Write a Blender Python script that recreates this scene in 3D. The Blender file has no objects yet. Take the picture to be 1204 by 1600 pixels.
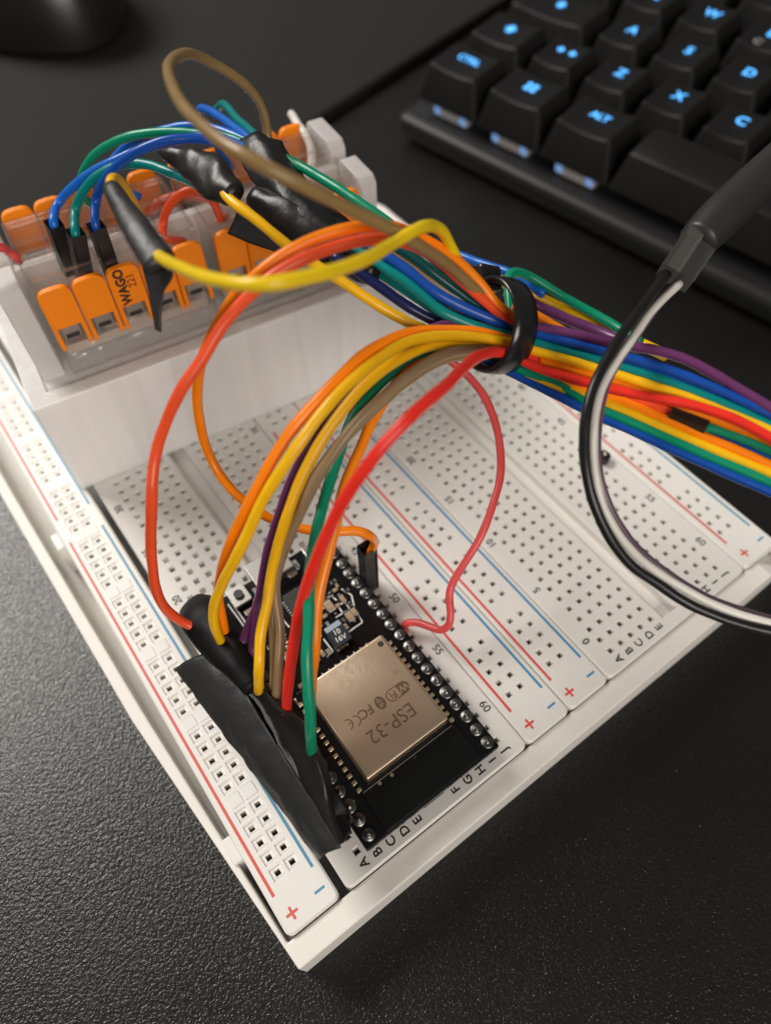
import bpy, bmesh, math, random
import numpy as np
from mathutils import Matrix, Vector, noise

random.seed(7)
MM = 0.001
S = bpy.context.scene
COL = S.collection
# ------------------------------------------------------------------ camera
# world axes in millimetres: x across the breadboards, y along their rows, z up, z=0 is the top of the breadboards
F_PX = 1129.47
CR = np.array([[0.805673, -0.592181, -0.014597], [-0.497131, -0.662546, -0.560263], [0.322106, 0.458645, -0.828186]])
CC = np.array([-6.2086, -18.8222, 119.2766])
cam_d = bpy.data.cameras.new('camera')
cam = bpy.data.objects.new('camera', cam_d)
COL.objects.link(cam)
S.camera = cam
cam_d.sensor_fit = 'VERTICAL'
cam_d.sensor_height = 24.0
cam_d.lens = F_PX * 24.0 / 1600.0
cam_d.clip_start = 0.005
cam_d.clip_end = 20.0
r_, u_, b_ = CR[0], -CR[1], -CR[2]
cam.matrix_world = Matrix(((r_[0], u_[0], b_[0], CC[0] * MM), (r_[1], u_[1], b_[1], CC[1] * MM),
                           (r_[2], u_[2], b_[2], CC[2] * MM), (0, 0, 0, 1)))
cam_d.dof.use_dof = True
cam_d.dof.focus_distance = 0.109
cam_d.dof.aperture_fstop = 8.8
# ------------------------------------------------------------------ room light and added fill
S.view_settings.view_transform = 'Standard'
S.view_settings.look = 'None'
S.view_settings.gamma = 1.0
S.view_settings.exposure = 0.0
W = bpy.data.worlds.new('World')
S.world = W
W.use_nodes = True
W.node_tree.nodes['Background'].inputs[0].default_value = (1.0, 0.93, 0.85, 1)
W.node_tree.nodes['Background'].inputs[1].default_value = 0.11


def area(name, loc, target, size, power, color):
    d = bpy.data.lights.new(name, 'AREA')
    d.shape = 'RECTANGLE'
    d.size, d.size_y = size
    d.energy = power
    d.color = color
    o = bpy.data.objects.new(name, d)
    COL.objects.link(o)
    o.location = Vector(loc) * MM
    o.rotation_euler = (Vector(target) - Vector(loc)).to_track_quat('-Z', 'Y').to_euler()
    return o


area('ceiling_lamp_back', (-330, 1130, 1100), (0, 60, 0), (0.80, 0.45), 25.0, (1.0, 0.955, 0.89))
area('fill_light_front', (-330, -1250, 780), (20, 60, 0), (0.9, 0.6), 17.0, (1.0, 0.93, 0.85))  # unseen fill light, added to brighten the faces turned to the front
S.cycles.use_denoising = True
try:
    S.cycles.denoiser = 'OPENIMAGEDENOISE'
except Exception:
    pass
S.cycles.max_bounces = 10
S.cycles.transparent_max_bounces = 24
S.cycles.caustics_reflective = False
S.cycles.caustics_refractive = False


# ------------------------------------------------------------------ pixel helpers (photo pixels -> directions)
def at(px, py, z=0.0):
    d = np.array([(px - 602) / F_PX, (py - 800) / F_PX, 1.0]) @ CR
    p = CC + d * (z - CC[2]) / d[2]
    return Vector(p)


def atd(px, py, dep):
    return Vector(CC + (np.array([(px - 602) / F_PX * dep, (py - 800) / F_PX * dep, dep]) @ CR))


def depth_of(p):
    return float((CR @ (np.array(p) - CC))[2])


# ------------------------------------------------------------------ materials
MATS = {}


def mat(name, color, rough=0.5, metal=0.0, spec=0.5, bump=None, emis=None, vary=None, sss=0.0, sssr=2.0, coat=0.0, trans=0.0, ior=1.5):
    """bump=(kind, scale per mm, strength, distance mm); vary=(scale, amount, stretch xyz)"""
    m = bpy.data.materials.new(name)
    m.use_nodes = True
    nt = m.node_tree
    bs = nt.nodes['Principled BSDF']
    c = (*color, 1)
    bs.inputs['Base Color'].default_value = c
    bs.inputs['Roughness'].default_value = rough
    bs.inputs['Metallic'].default_value = metal
    bs.inputs['Specular IOR Level'].default_value = spec
    bs.inputs['IOR'].default_value = ior
    bs.inputs['Coat Weight'].default_value = coat
    bs.inputs['Transmission Weight'].default_value = trans
    if sss:
        bs.inputs['Subsurface Weight'].default_value = sss
        bs.inputs['Subsurface Radius'].default_value = (sssr * MM, sssr * 0.85 * MM, sssr * 0.7 * MM)
        bs.inputs['Subsurface Scale'].default_value = 1.0
    if emis:
        bs.inputs['Emission Color'].default_value = (*emis[0], 1)
        bs.inputs['Emission Strength'].default_value = emis[1]
    tc = nt.nodes.new('ShaderNodeTexCoord')

    def coords(stretch=(1, 1, 1)):
        mp = nt.nodes.new('ShaderNodeMapping')
        mp.inputs['Scale'].default_value = tuple(s * 1000.0 for s in stretch)
        g = nt.nodes.new('ShaderNodeNewGeometry')
        nt.links.new(g.outputs['Position'], mp.inputs['Vector'])
        return mp.outputs['Vector']
    if vary:
        n = nt.nodes.new('ShaderNodeTexNoise')
        n.inputs['Scale'].default_value = vary[0]
        n.inputs['Detail'].default_value = 5
        nt.links.new(coords(vary[2] if len(vary) > 2 else (1, 1, 1)), n.inputs['Vector'])
        mx = nt.nodes.new('ShaderNodeMix')
        mx.data_type = 'RGBA'
        k = vary[1]
        mx.inputs[6].default_value = (*[max(0, x * (1 - k)) for x in color], 1)
        mx.inputs[7].default_value = (*[min(1, x * (1 + k)) for x in color], 1)
        nt.links.new(n.outputs['Fac'], mx.inputs[0])
        nt.links.new(mx.outputs[2], bs.inputs['Base Color'])
        rr = nt.nodes.new('ShaderNodeMapRange')
        rr.inputs['To Min'].default_value = max(0.03, rough * 0.8)
        rr.inputs['To Max'].default_value = min(1, rough * 1.2)
        nt.links.new(n.outputs['Fac'], rr.inputs['Value'])
        nt.links.new(rr.outputs['Result'], bs.inputs['Roughness'])
    if bump:
        kind, sc, st, dist = bump[:4]
        v = coords(bump[4] if len(bump) > 4 else (1, 1, 1))
        if kind == 'noise':
            n = nt.nodes.new('ShaderNodeTexNoise')
            n.inputs['Scale'].default_value = sc
            n.inputs['Detail'].default_value = 4
            out = n.outputs['Fac']
        elif kind == 'leather':
            w = nt.nodes.new('ShaderNodeTexNoise')
            w.inputs['Scale'].default_value = sc * 1.1
            w.inputs['Detail'].default_value = 2
            nt.links.new(v, w.inputs['Vector'])
            ad = nt.nodes.new('ShaderNodeMix')
            ad.data_type = 'RGBA'
            ad.blend_type = 'LINEAR_LIGHT'
            ad.inputs[0].default_value = 0.55
            nt.links.new(v, ad.inputs[6])
            nt.links.new(w.outputs['Color'], ad.inputs[7])
            n = nt.nodes.new('ShaderNodeTexVoronoi')
            n.feature = 'SMOOTH_F1'
            n.inputs['Scale'].default_value = sc
            n.inputs['Smoothness'].default_value = 0.6
            nt.links.new(ad.outputs[2], n.inputs['Vector'])
            inv = nt.nodes.new('ShaderNodeMath')
            inv.operation = 'SUBTRACT'
            inv.inputs[0].default_value = 1.0
            nt.links.new(n.outputs['Distance'], inv.inputs[1])
            out = inv.outputs[0]
        else:
            n = nt.nodes.new('ShaderNodeTexWave')
            n.inputs['Scale'].default_value = sc
            n.inputs['Distortion'].default_value = 1.5
            n.inputs['Detail'].default_value = 2
            n.bands_direction = bump[5] if len(bump) > 5 else 'DIAGONAL'
            out = n.outputs['Fac']
        if kind != 'leather':
            nt.links.new(v, n.inputs['Vector'])
        bp = nt.nodes.new('ShaderNodeBump')
        bp.inputs['Strength'].default_value = st
        bp.inputs['Distance'].default_value = dist * MM
        nt.links.new(out, bp.inputs['Height'])
        nt.links.new(bp.outputs['Normal'], bs.inputs['Normal'])
    MATS[name] = m
    return m


mat('desk', (0.0065, 0.006, 0.0055), 0.33, bump=('leather', 1.85, 0.7, 0.13), vary=(0.03, 0.3), spec=0.62)
mat('mat_cloth', (0.0135, 0.014, 0.0120), 0.8, bump=('noise', 3.0, 0.3, 0.1), spec=0.25)
mat('mat_edge_shade', (0.008, 0.008, 0.008), 0.9, spec=0.2)
mat('tray', (0.79, 0.765, 0.715), 0.5, bump=('noise', 2.2, 0.25, 0.05), vary=(0.12, 0.05), sss=0.15, sssr=1.5)
mat('abs', (0.77, 0.75, 0.715), 0.42, vary=(0.05, 0.05), bump=('noise', 3.0, 0.06, 0.03), sss=0.12, sssr=1.0)
mat('abs_rail', (0.79, 0.77, 0.735), 0.40, vary=(0.06, 0.05), bump=('noise', 3.0, 0.06, 0.03), sss=0.12, sssr=1.0)
mat('contact', (0.80, 0.76, 0.70), 0.35, 0.6)
mat('contact_dark', (0.10, 0.085, 0.07), 0.5, 0.2)
mat('clear_print', (0.82, 0.795, 0.785), 0.28, vary=(0.26, 0.16, (1, 1, 0.04)), bump=('wave', 1.1, 0.35, 0.10, (1, 1, 1), 'Z'), sss=0.35, sssr=4.0)
mat('clear_print_top', (0.84, 0.82, 0.81), 0.18, vary=(0.6, 0.10), bump=('wave', 0.9, 1.0, 0.20), sss=0.35, sssr=4.0)
fm = mat('frosted', (0.88, 0.86, 0.85), 0.22, bump=('wave', 0.9, 0.6, 0.14))
ft = fm.node_tree
fo = [n for n in ft.nodes if n.type == 'OUTPUT_MATERIAL'][0]
fp = ft.nodes['Principled BSDF']
f1 = ft.nodes.new('ShaderNodeBsdfTransparent')
f2 = ft.nodes.new('ShaderNodeBsdfTranslucent')
f2.inputs[0].default_value = (0.85, 0.82, 0.80, 1)
fa = ft.nodes.new('ShaderNodeMixShader')
fa.inputs[0].default_value = 0.45
fb = ft.nodes.new('ShaderNodeMixShader')
fb.inputs[0].default_value = 0.08
ft.links.new(fp.outputs[0], fa.inputs[1])
ft.links.new(f2.outputs[0], fa.inputs[2])
ft.links.new(fa.outputs[0], fb.inputs[1])
ft.links.new(f1.outputs[0], fb.inputs[2])
ft.links.new(fb.outputs[0], fo.inputs[0])
mat('orange_lever', (0.95, 0.25, 0.003), 0.42, vary=(0.2, 0.05), bump=('noise', 4.0, 0.05, 0.02), spec=0.3)
mat('lever_ink', (0.02, 0.012, 0.01), 0.6)
mat('tape', (0.020, 0.021, 0.022), 0.44, vary=(0.25, 0.3), bump=('noise', 0.9, 0.3, 0.25), spec=0.5)
mat('tape_dark', (0.006, 0.006, 0.0065), 0.5, bump=('noise', 0.5, 0.25, 0.3), spec=0.15)
mat('tape_fold', (0.011, 0.011, 0.012), 0.38, bump=('noise', 0.6, 0.35, 0.4), spec=0.4)
mat('tape_gloss', (0.014, 0.012, 0.012), 0.34, bump=('noise', 0.35, 0.3, 0.4), spec=0.35)
mat('black_plastic', (0.013, 0.012, 0.012), 0.42, bump=('noise', 2.0, 0.1, 0.05))
mat('black_plastic_sheen', (0.06, 0.058, 0.055), 0.4, bump=('noise', 1.0, 0.2, 0.1))  # black plastic lightened, its sheen is put into the colour
mat('rubber', (0.020, 0.020, 0.019), 0.45, bump=('noise', 0.4, 0.2, 0.3))
mat('zip', (0.010, 0.010, 0.011), 0.22)
mat('pcb', (0.005, 0.005, 0.006), 0.22, bump=('noise', 1.2, 0.25, 0.03), spec=0.35)
mat('pcb_module', (0.006, 0.007, 0.007), 0.22, vary=(0.15, 0.3), spec=0.35)
mat('solder', (0.20, 0.20, 0.195), 0.36, 1.0)
mat('smd_metal', (0.74, 0.72, 0.68), 0.28, 1.0)
mat('pin_metal', (0.72, 0.69, 0.62), 0.25, 1.0)
mat('gold', (0.80, 0.67, 0.46), 0.32, 1.0)
sh_ = mat('shield', (0.70, 0.555, 0.41), 0.42, 1.0, bump=('noise', 0.9, 0.05, 0.03))
st_ = sh_.node_tree
sb_ = st_.nodes['Principled BSDF']
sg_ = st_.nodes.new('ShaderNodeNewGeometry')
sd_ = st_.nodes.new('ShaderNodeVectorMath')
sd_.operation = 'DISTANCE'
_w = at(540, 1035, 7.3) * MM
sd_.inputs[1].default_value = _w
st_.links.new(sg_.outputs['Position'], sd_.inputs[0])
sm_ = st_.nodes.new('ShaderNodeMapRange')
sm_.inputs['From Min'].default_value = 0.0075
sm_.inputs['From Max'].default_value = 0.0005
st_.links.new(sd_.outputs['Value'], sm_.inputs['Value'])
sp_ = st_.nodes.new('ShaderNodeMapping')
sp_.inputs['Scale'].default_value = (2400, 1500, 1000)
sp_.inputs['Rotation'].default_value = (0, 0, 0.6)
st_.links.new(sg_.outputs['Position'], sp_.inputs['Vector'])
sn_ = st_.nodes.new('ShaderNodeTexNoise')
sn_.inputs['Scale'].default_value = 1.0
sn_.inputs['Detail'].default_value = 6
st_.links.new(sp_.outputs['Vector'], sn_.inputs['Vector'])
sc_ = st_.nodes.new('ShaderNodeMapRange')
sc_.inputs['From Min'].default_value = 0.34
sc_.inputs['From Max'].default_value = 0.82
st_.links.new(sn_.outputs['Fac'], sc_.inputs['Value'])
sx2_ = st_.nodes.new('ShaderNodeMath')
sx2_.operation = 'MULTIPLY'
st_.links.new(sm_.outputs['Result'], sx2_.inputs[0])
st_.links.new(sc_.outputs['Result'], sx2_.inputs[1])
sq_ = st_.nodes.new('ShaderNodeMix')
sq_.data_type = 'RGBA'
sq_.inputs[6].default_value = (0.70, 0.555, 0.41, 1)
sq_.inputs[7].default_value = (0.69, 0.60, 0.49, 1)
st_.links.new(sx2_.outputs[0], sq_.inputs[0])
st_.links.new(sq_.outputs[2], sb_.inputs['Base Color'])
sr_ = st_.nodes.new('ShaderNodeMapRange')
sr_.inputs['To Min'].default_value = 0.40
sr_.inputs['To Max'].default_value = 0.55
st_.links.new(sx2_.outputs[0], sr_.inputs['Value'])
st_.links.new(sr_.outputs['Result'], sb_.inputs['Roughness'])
mat('shield_mark', (0.20, 0.135, 0.085), 0.45, 0.7)
mat('silk', (0.72, 0.70, 0.66), 0.6)
mat('ceramic', (0.35, 0.24, 0.14), 0.4)
mat('chip', (0.014, 0.014, 0.014), 0.45)
mat('tantalum', (0.016, 0.022, 0.032), 0.35)
mat('tantalum_bar', (0.32, 0.38, 0.43), 0.4)
mat('steel', (0.72, 0.69, 0.65), 0.28, 1.0)
mat('port_metal', (0.42, 0.41, 0.40), 0.36, 1.0)
mat('button_cap', (0.035, 0.032, 0.028), 0.5)
mat('ink', (0.025, 0.023, 0.022), 0.6)
mat('print_red', (0.72, 0.075, 0.075), 0.5)
mat('print_red_pale', (0.66, 0.115, 0.10), 0.5)
mat('print_blue', (0.055, 0.26, 0.50), 0.5)
mat('print_blue_pale', (0.10, 0.29, 0.43), 0.5)
mat('keycap', (0.0065, 0.0065, 0.007), 0.50, bump=('noise', 3.0, 0.1, 0.03), spec=0.25)
mat('keyboard_case', (0.012, 0.013, 0.012), 0.46, bump=('noise', 2.0, 0.1, 0.03), spec=0.35)
mat('plate', (0.010, 0.010, 0.011), 0.5)
mat('legend', (0.05, 0.2, 0.4), 0.5, emis=((0.085, 0.43, 1.0), 1.7))
mat('legend_unlit', (0.30, 0.29, 0.27), 0.5)
mat('switch_housing', (0.55, 0.53, 0.50), 0.3, emis=((0.9, 0.85, 0.8), 0.05))  # faint glow stands in for LED light passing through the housing
mat('switch_led', (0.2, 0.4, 0.6), 0.3, emis=((0.25, 0.45, 0.95), 0.5))
mat('mouse_body', (0.010, 0.010, 0.011), 0.33)
mat('mouse_side', (0.008, 0.008, 0.008), 0.6)

# clear connector plastic: cheap thin clear plastic (transparent plus a fresnel gloss and a little haze)
m = bpy.data.materials.new('clear_plastic')
m.use_nodes = True
nt = m.node_tree
nt.nodes.clear()
out = nt.nodes.new('ShaderNodeOutputMaterial')
tr = nt.nodes.new('ShaderNodeBsdfTransparent')
tr.inputs[0].default_value = (0.985, 0.975, 0.965, 1)
df = nt.nodes.new('ShaderNodeBsdfDiffuse')
df.inputs[0].default_value = (0.86, 0.81, 0.78, 1)
gl = nt.nodes.new('ShaderNodeBsdfGlossy')
gl.inputs['Roughness'].default_value = 0.06
lw = nt.nodes.new('ShaderNodeLayerWeight')
lw.inputs[0].default_value = 0.5
pw = nt.nodes.new('ShaderNodeMath')
pw.operation = 'POWER'
pw.inputs[1].default_value = 4.0
nt.links.new(lw.outputs['Facing'], pw.inputs[0])
fr = nt.nodes.new('ShaderNodeMath')
fr.operation = 'MULTIPLY_ADD'
fr.inputs[1].default_value = 0.75
fr.inputs[2].default_value = 0.10
nt.links.new(pw.outputs[0], fr.inputs[0])
tl = nt.nodes.new('ShaderNodeBsdfTranslucent')
tl.inputs[0].default_value = (0.86, 0.81, 0.78, 1)
ma = nt.nodes.new('ShaderNodeMixShader')
ma.inputs[0].default_value = 0.5
m1 = nt.nodes.new('ShaderNodeMixShader')
m1.inputs[0].default_value = 0.03
m2 = nt.nodes.new('ShaderNodeMixShader')
nt.links.new(tr.outputs[0], m1.inputs[1])
nt.links.new(df.outputs[0], ma.inputs[1])
nt.links.new(tl.outputs[0], ma.inputs[2])
nt.links.new(ma.outputs[0], m1.inputs[2])
nt.links.new(fr.outputs[0], m2.inputs[0])
nt.links.new(m1.outputs[0], m2.inputs[1])
nt.links.new(gl.outputs[0], m2.inputs[2])
nt.links.new(m2.outputs[0], out.inputs[0])
bpn = nt.nodes.new('ShaderNodeBump')
nz = nt.nodes.new('ShaderNodeTexNoise')
nz.inputs['Scale'].default_value = 350
ge = nt.nodes.new('ShaderNodeNewGeometry')
nt.links.new(ge.outputs['Position'], nz.inputs['Vector'])
bpn.inputs['Strength'].default_value = 0.25
bpn.inputs['Distance'].default_value = 0.3 * MM
nt.links.new(nz.outputs['Fac'], bpn.inputs['Height'])
nt.links.new(bpn.outputs[0], gl.inputs['Normal'])
MATS['clear_plastic'] = m

WC = {'red': (0.80, 0.030, 0.018), 'orange_red': (0.80, 0.085, 0.022), 'orange': (0.95, 0.235, 0.004), 'yellow': (0.86, 0.48, 0.006),
      'lime_yellow': (0.80, 0.56, 0.010), 'green': (0.002, 0.245, 0.130), 'teal': (0.001, 0.20, 0.19), 'blue': (0.006, 0.068, 0.36), 'bright_blue': (0.010, 0.13, 0.55),
      'navy': (0.008, 0.014, 0.075), 'purple': (0.135, 0.035, 0.125), 'brown': (0.26, 0.165, 0.065), 'tan': (0.31, 0.22, 0.12),
      'white': (0.72, 0.69, 0.64), 'black': (0.010, 0.010, 0.010), 'pink': (0.70, 0.085, 0.085), 'dark_teal': (0.004, 0.075, 0.075), 'dull_purple': (0.115, 0.07, 0.095)}
for k, c in WC.items():
    mat('wire_' + k, c, 0.30, vary=(0.35, 0.10), spec=0.38, bump=('noise', 1.4, 0.06, 0.05), sss=0.08, sssr=0.4)


# ------------------------------------------------------------------ object helpers
def link(name, me, m, parent=None, smooth=False):
    o = bpy.data.objects.new(name, me)
    COL.objects.link(o)
    if m and not me.materials:
        for k in (m if isinstance(m, (list, tuple)) else [m]):
            me.materials.append(MATS[k])
    if smooth:
        me.polygons.foreach_set('use_smooth', [True] * len(me.polygons))
    if parent:
        o.parent = parent
    return o


def mesh(verts, faces, name='m', mi=None):
    me = bpy.data.meshes.new(name)
    me.from_pydata([tuple(c * MM for c in v) for v in verts], [], faces)
    if mi:
        me.polygons.foreach_set('material_index', mi)
    me.update()
    return me


def thing(name, label, cat, loc=(0, 0, 0), group=None):
    o = bpy.data.objects.new(name, None)
    COL.objects.link(o)
    o.empty_display_size = 0.005
    o.location = Vector(loc) * MM
    tag(o, label, cat, group)
    return o


def tag(o, label=None, cat=None, group=None, kind=None):
    if label:
        o['label'] = label
    if cat:
        o['category'] = cat
    if group:
        o['group'] = group
    if kind:
        o['kind'] = kind
    return o


def box_vf(x0, x1, y0, y1, z0, z1):
    v = [(x0, y0, z0), (x1, y0, z0), (x1, y1, z0), (x0, y1, z0), (x0, y0, z1), (x1, y0, z1), (x1, y1, z1), (x0, y1, z1)]
    f = [(0, 3, 2, 1), (4, 5, 6, 7), (0, 1, 5, 4), (1, 2, 6, 5), (2, 3, 7, 6), (3, 0, 4, 7)]
    return v, f


def bevel_mesh(me, w, seg=2):
    bm = bmesh.new()
    bm.from_mesh(me)
    bmesh.ops.recalc_face_normals(bm, faces=bm.faces)
    es = [e for e in bm.edges if len(e.link_faces) == 2 and e.calc_face_angle(0) > 0.5]
    bmesh.ops.bevel(bm, geom=es, offset=w * MM, segments=seg, affect='EDGES', clamp_overlap=True, profile=0.5)
    bm.to_mesh(me)
    bm.free()
    return me


def box(name, b, m, parent=None, bev=0.0, seg=2):
    me = mesh(*box_vf(*b), name)
    if bev:
        bevel_mesh(me, bev, seg)
    return link(name, me, m, parent)


def prism(poly, axis, c0, c1, name='m'):
    """extrude 2-D polygon along axis; axis 'x': poly=(y,z); 'y': (x,z); 'z': (x,y)"""
    n = len(poly)
    vs = []
    for c in (c0, c1):
        for p, q in poly:
            vs.append({'x': (c, p, q), 'y': (p, c, q), 'z': (p, q, c)}[axis])
    fs = [tuple(range(n))[::-1], tuple(range(n, 2 * n))] + [(i, (i + 1) % n, n + (i + 1) % n, n + i) for i in range(n)]
    me = mesh(vs, fs, name)
    bm = bmesh.new()
    bm.from_mesh(me)
    bmesh.ops.recalc_face_normals(bm, faces=bm.faces)
    bm.to_mesh(me)
    bm.free()
    return me


def xf(me, M):
    me.transform(M)
    me.update()
    return me


def T(x, y, z):
    return Matrix.Translation(Vector((x, y, z)) * MM)


TXT = {}


def text_mesh(s, size, bold=0.0):
    key = (s, size, bold)
    if key in TXT:
        return TXT[key]
    cu = bpy.data.curves.new('t', 'FONT')
    cu.body = s
    cu.size = size * MM
    cu.align_x = 'CENTER'
    cu.align_y = 'CENTER'
    cu.offset = bold * MM
    cu.resolution_u = 3
    cu.extrude = 0.01 * MM
    o = bpy.data.objects.new('t', cu)
    COL.objects.link(o)
    dg = bpy.context.evaluated_depsgraph_get()
    me = bpy.data.meshes.new_from_object(o.evaluated_get(dg))
    bpy.data.objects.remove(o)
    bpy.data.curves.remove(cu)
    me.materials.clear()
    TXT[key] = me
    return me


def put_text(name, s, size, loc, xdir, up, m, parent=None, bold=0.0, sx=1.0):
    me = text_mesh(s, size, bold)
    if me.materials and me.materials[0] != MATS[m]:
        me = me.copy()
        me.materials.clear()
    o = link(name, me, m, None)
    x = Vector(xdir).normalized()
    y = Vector(up).normalized()
    z = x.cross(y)
    L = Vector(loc) * MM
    Mx = Matrix(((x[0] * sx, y[0], z[0], L[0]), (x[1] * sx, y[1], z[1], L[1]), (x[2] * sx, y[2], z[2], L[2]), (0, 0, 0, 1)))
    if parent:
        o.parent = parent
        o.matrix_parent_inverse = PINV(parent)
    o.matrix_world = Mx
    o.matrix_basis = Mx if not parent else Mx
    return o


def PINV(p):
    M = p.matrix_basis.copy()
    q = p.parent
    while q:
        M = q.matrix_basis @ M
        q = q.parent
    return M.inverted()


def catmull(P, n):
    P = [np.array(p, float) for p in P]
    P = [2 * P[0] - P[1]] + P + [2 * P[-1] - P[-2]]
    out = []
    for i in range(1, len(P) - 2):
        p0, p1, p2, p3 = P[i - 1:i + 3]
        # centripetal
        t0 = 0
        t1 = t0 + max(1e-6, np.linalg.norm(p1 - p0)) ** 0.5
        t2 = t1 + max(1e-6, np.linalg.norm(p2 - p1)) ** 0.5
        t3 = t2 + max(1e-6, np.linalg.norm(p3 - p2)) ** 0.5
        for k in range(n):
            t = t1 + (t2 - t1) * k / n
            A1 = (t1 - t) / (t1 - t0) * p0 + (t - t0) / (t1 - t0) * p1
            A2 = (t2 - t) / (t2 - t1) * p1 + (t - t1) / (t2 - t1) * p2
            A3 = (t3 - t) / (t3 - t2) * p2 + (t - t2) / (t3 - t2) * p3
            B1 = (t2 - t) / (t2 - t0) * A1 + (t - t0) / (t2 - t0) * A2
            B2 = (t3 - t) / (t3 - t1) * A2 + (t - t1) / (t3 - t1) * A3
            out.append((t2 - t) / (t2 - t1) * B1 + (t - t1) / (t2 - t1) * B2)
    out.append(P[-2])
    # smooth and resample evenly
    out = np.array(out)
    for _ in range(6):
        out[1:-1] = (out[:-2] + 2 * out[1:-1] + out[2:]) / 4
    s = np.r_[0, np.cumsum(np.linalg.norm(np.diff(out, axis=0), axis=1))]
    k = max(6, int(s[-1] / 0.8))
    q = np.linspace(0, s[-1], k)
    return np.stack([np.interp(q, s, out[:, j]) for j in range(3)], 1)


def frames(C):
    Tn = np.gradient(C, axis=0)
    Tn /= np.linalg.norm(Tn, axis=1)[:, None]
    n = np.cross(Tn[0], [0.1, 0.2, 0.97])
    n /= np.linalg.norm(n)
    N = []
    for t in Tn:
        n = n - t * (n @ t)
        n /= np.linalg.norm(n)
        N.append(n.copy())
    N = np.array(N)
    return Tn, N, np.cross(Tn, N)


def tube_mesh(C, r, sides=12, rfun=None):
    C = np.array(C)
    _, N, B = frames(C)
    vs, fs = [], []
    n = len(C)
    for i in range(n):
        rr = r if rfun is None else rfun(i / (n - 1))
        for k in range(sides):
            a = 2 * math.pi * k / sides
            vs.append(C[i] + (N[i] * math.cos(a) + B[i] * math.sin(a)) * rr)
    for i in range(n - 1):
        for k in range(sides):
            k2 = (k + 1) % sides
            fs.append((i * sides + k, i * sides + k2, (i + 1) * sides + k2, (i + 1) * sides + k))
    fs.append(tuple(range(sides))[::-1])
    fs.append(tuple((n - 1) * sides + k for k in range(sides)))
    return mesh(vs, fs, 'tube')


def path(pts):
    """pts: (px,py,depth | 'zN' | None) photo direction plus distance, or ('w',x,y,z) world point"""
    P = []
    for p in pts:
        if p[0] == 'w':
            P.append(Vector(p[1:]))
        elif len(p) > 2 and isinstance(p[2], str):
            P.append(at(p[0], p[1], float(p[2][1:])))
        elif len(p) > 2:
            P.append(atd(*p))
        else:
            P.append((p[0], p[1]))
    # fill unknown distances by linear interpolation along the picture path
    def pix(q, i):
        return np.array(pts[i][:2], float)
    known = [i for i, q in enumerate(P) if isinstance(q, Vector)]
    for i, q in enumerate(P):
        if not isinstance(q, Vector):
            a = max(k for k in known if k < i)
            b = min(k for k in known if k > i)
            s = [0]
            for j in range(a, b):
                s.append(s[-1] + np.linalg.norm(pix(P[j + 1], j + 1) - pix(P[j], j)))
            t = s[i - a] / s[-1]
            d = depth_of(P[a]) * (1 - t) + depth_of(P[b]) * t
            P[i] = atd(q[0], q[1], d)
    return [tuple(q) for q in P]


WR = 0.75
WN = [0]
DUP = None


def housing(name, base, top_dir, parent, length=14.0, w=2.5, m='black_plastic'):
    """black single-pin connector housing: square tube with a latch slot and an open mouth; base point, axis direction"""
    vs, fs = [], []
    h = w / 2
    prof = [(-h, 0.0), (-h, length)]
    bm = bmesh.new()
    v, f = box_vf(-h, h, -h, h, 0, length)
    me = mesh(v, f)
    bm.from_mesh(me)
    bm.faces.ensure_lookup_table()
    top = max(bm.faces, key=lambda q: q.calc_center_median().z)
    r = bmesh.ops.inset_region(bm, faces=[top], thickness=0.35 * MM)
    bmesh.ops.translate(bm, verts=top.verts, vec=(0, 0, -2.5 * MM))
    side = [q for q in bm.faces if abs(q.normal.y + 1) < 0.1]
    side = max(side, key=lambda q: q.calc_area())
    r = bmesh.ops.inset_region(bm, faces=[side], thickness=0.55 * MM)
    bmesh.ops.translate(bm, verts=side.verts, vec=(0, 0.3 * MM, 0))
    bm.to_mesh(me)
    bm.free()
    o = link(name, me, m, None)
    z = Vector(top_dir).normalized()
    x = Vector((1, 0, 0)) - z * z.x
    x.normalize()
    y = z.cross(x)
    b = Vector(base) * MM
    M = Matrix(((x[0], y[0], z[0], b[0]), (x[1], y[1], z[1], b[1]), (x[2], y[2], z[2], b[2]), (0, 0, 0, 1)))
    xf(me, M)
    o.parent = parent
    return o


def wire(color, label, pts, r=WR, group=None, ends=(), name='jumper_wire', cat='wire'):
    """ends: list of (base, dir, length) connector housings that belong to the wire"""
    C = catmull(path(pts), 10)
    # hand-bent wire: slight kinks and unevenness
    WN[0] += 1
    fade = np.minimum(1, np.minimum(np.arange(len(C)), np.arange(len(C))[::-1]) / 8.0)
    for i in range(len(C)):
        q = Vector(C[i]) * 0.11 + Vector((WN[0] * 5.3, 0, 0))
        C[i] += (np.array(noise.noise_vector(q)) * 0.17 + np.array(noise.noise_vector(q * 3.1)) * 0.04) * fade[i]
    ph = WN[0] * 1.7
    me = tube_mesh(C, r, 12, lambda t: r * (1 + 0.025 * math.sin(t * 37 + ph) + 0.02 * math.sin(t * 91 + ph)))
    if ends:
        t = thing(name, label, cat, (0, 0, 0), group)
        link('insulation', me, 'wire_' + color, t, True)
        for e in ends:
            housing('connector_housing', e[0], e[1], t, e[2] if len(e) > 2 else 14.0, 2.5, e[3] if len(e) > 3 else 'black_plastic')
        return t
    o = link(name, me, 'wire_' + color, None, True)
    return tag(o, label, cat, group)


# ================================================================== SETTING
DESK_Z = -11.0
desk = link('desk', mesh([(-700, -500, DESK_Z), (1200, -500, DESK_Z), (1200, 1200, DESK_Z), (-700, 1200, DESK_Z)], [(0, 1, 2, 3)]), 'desk')
tag(desk, 'black desk top with leather grain', None, None, 'structure')

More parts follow.
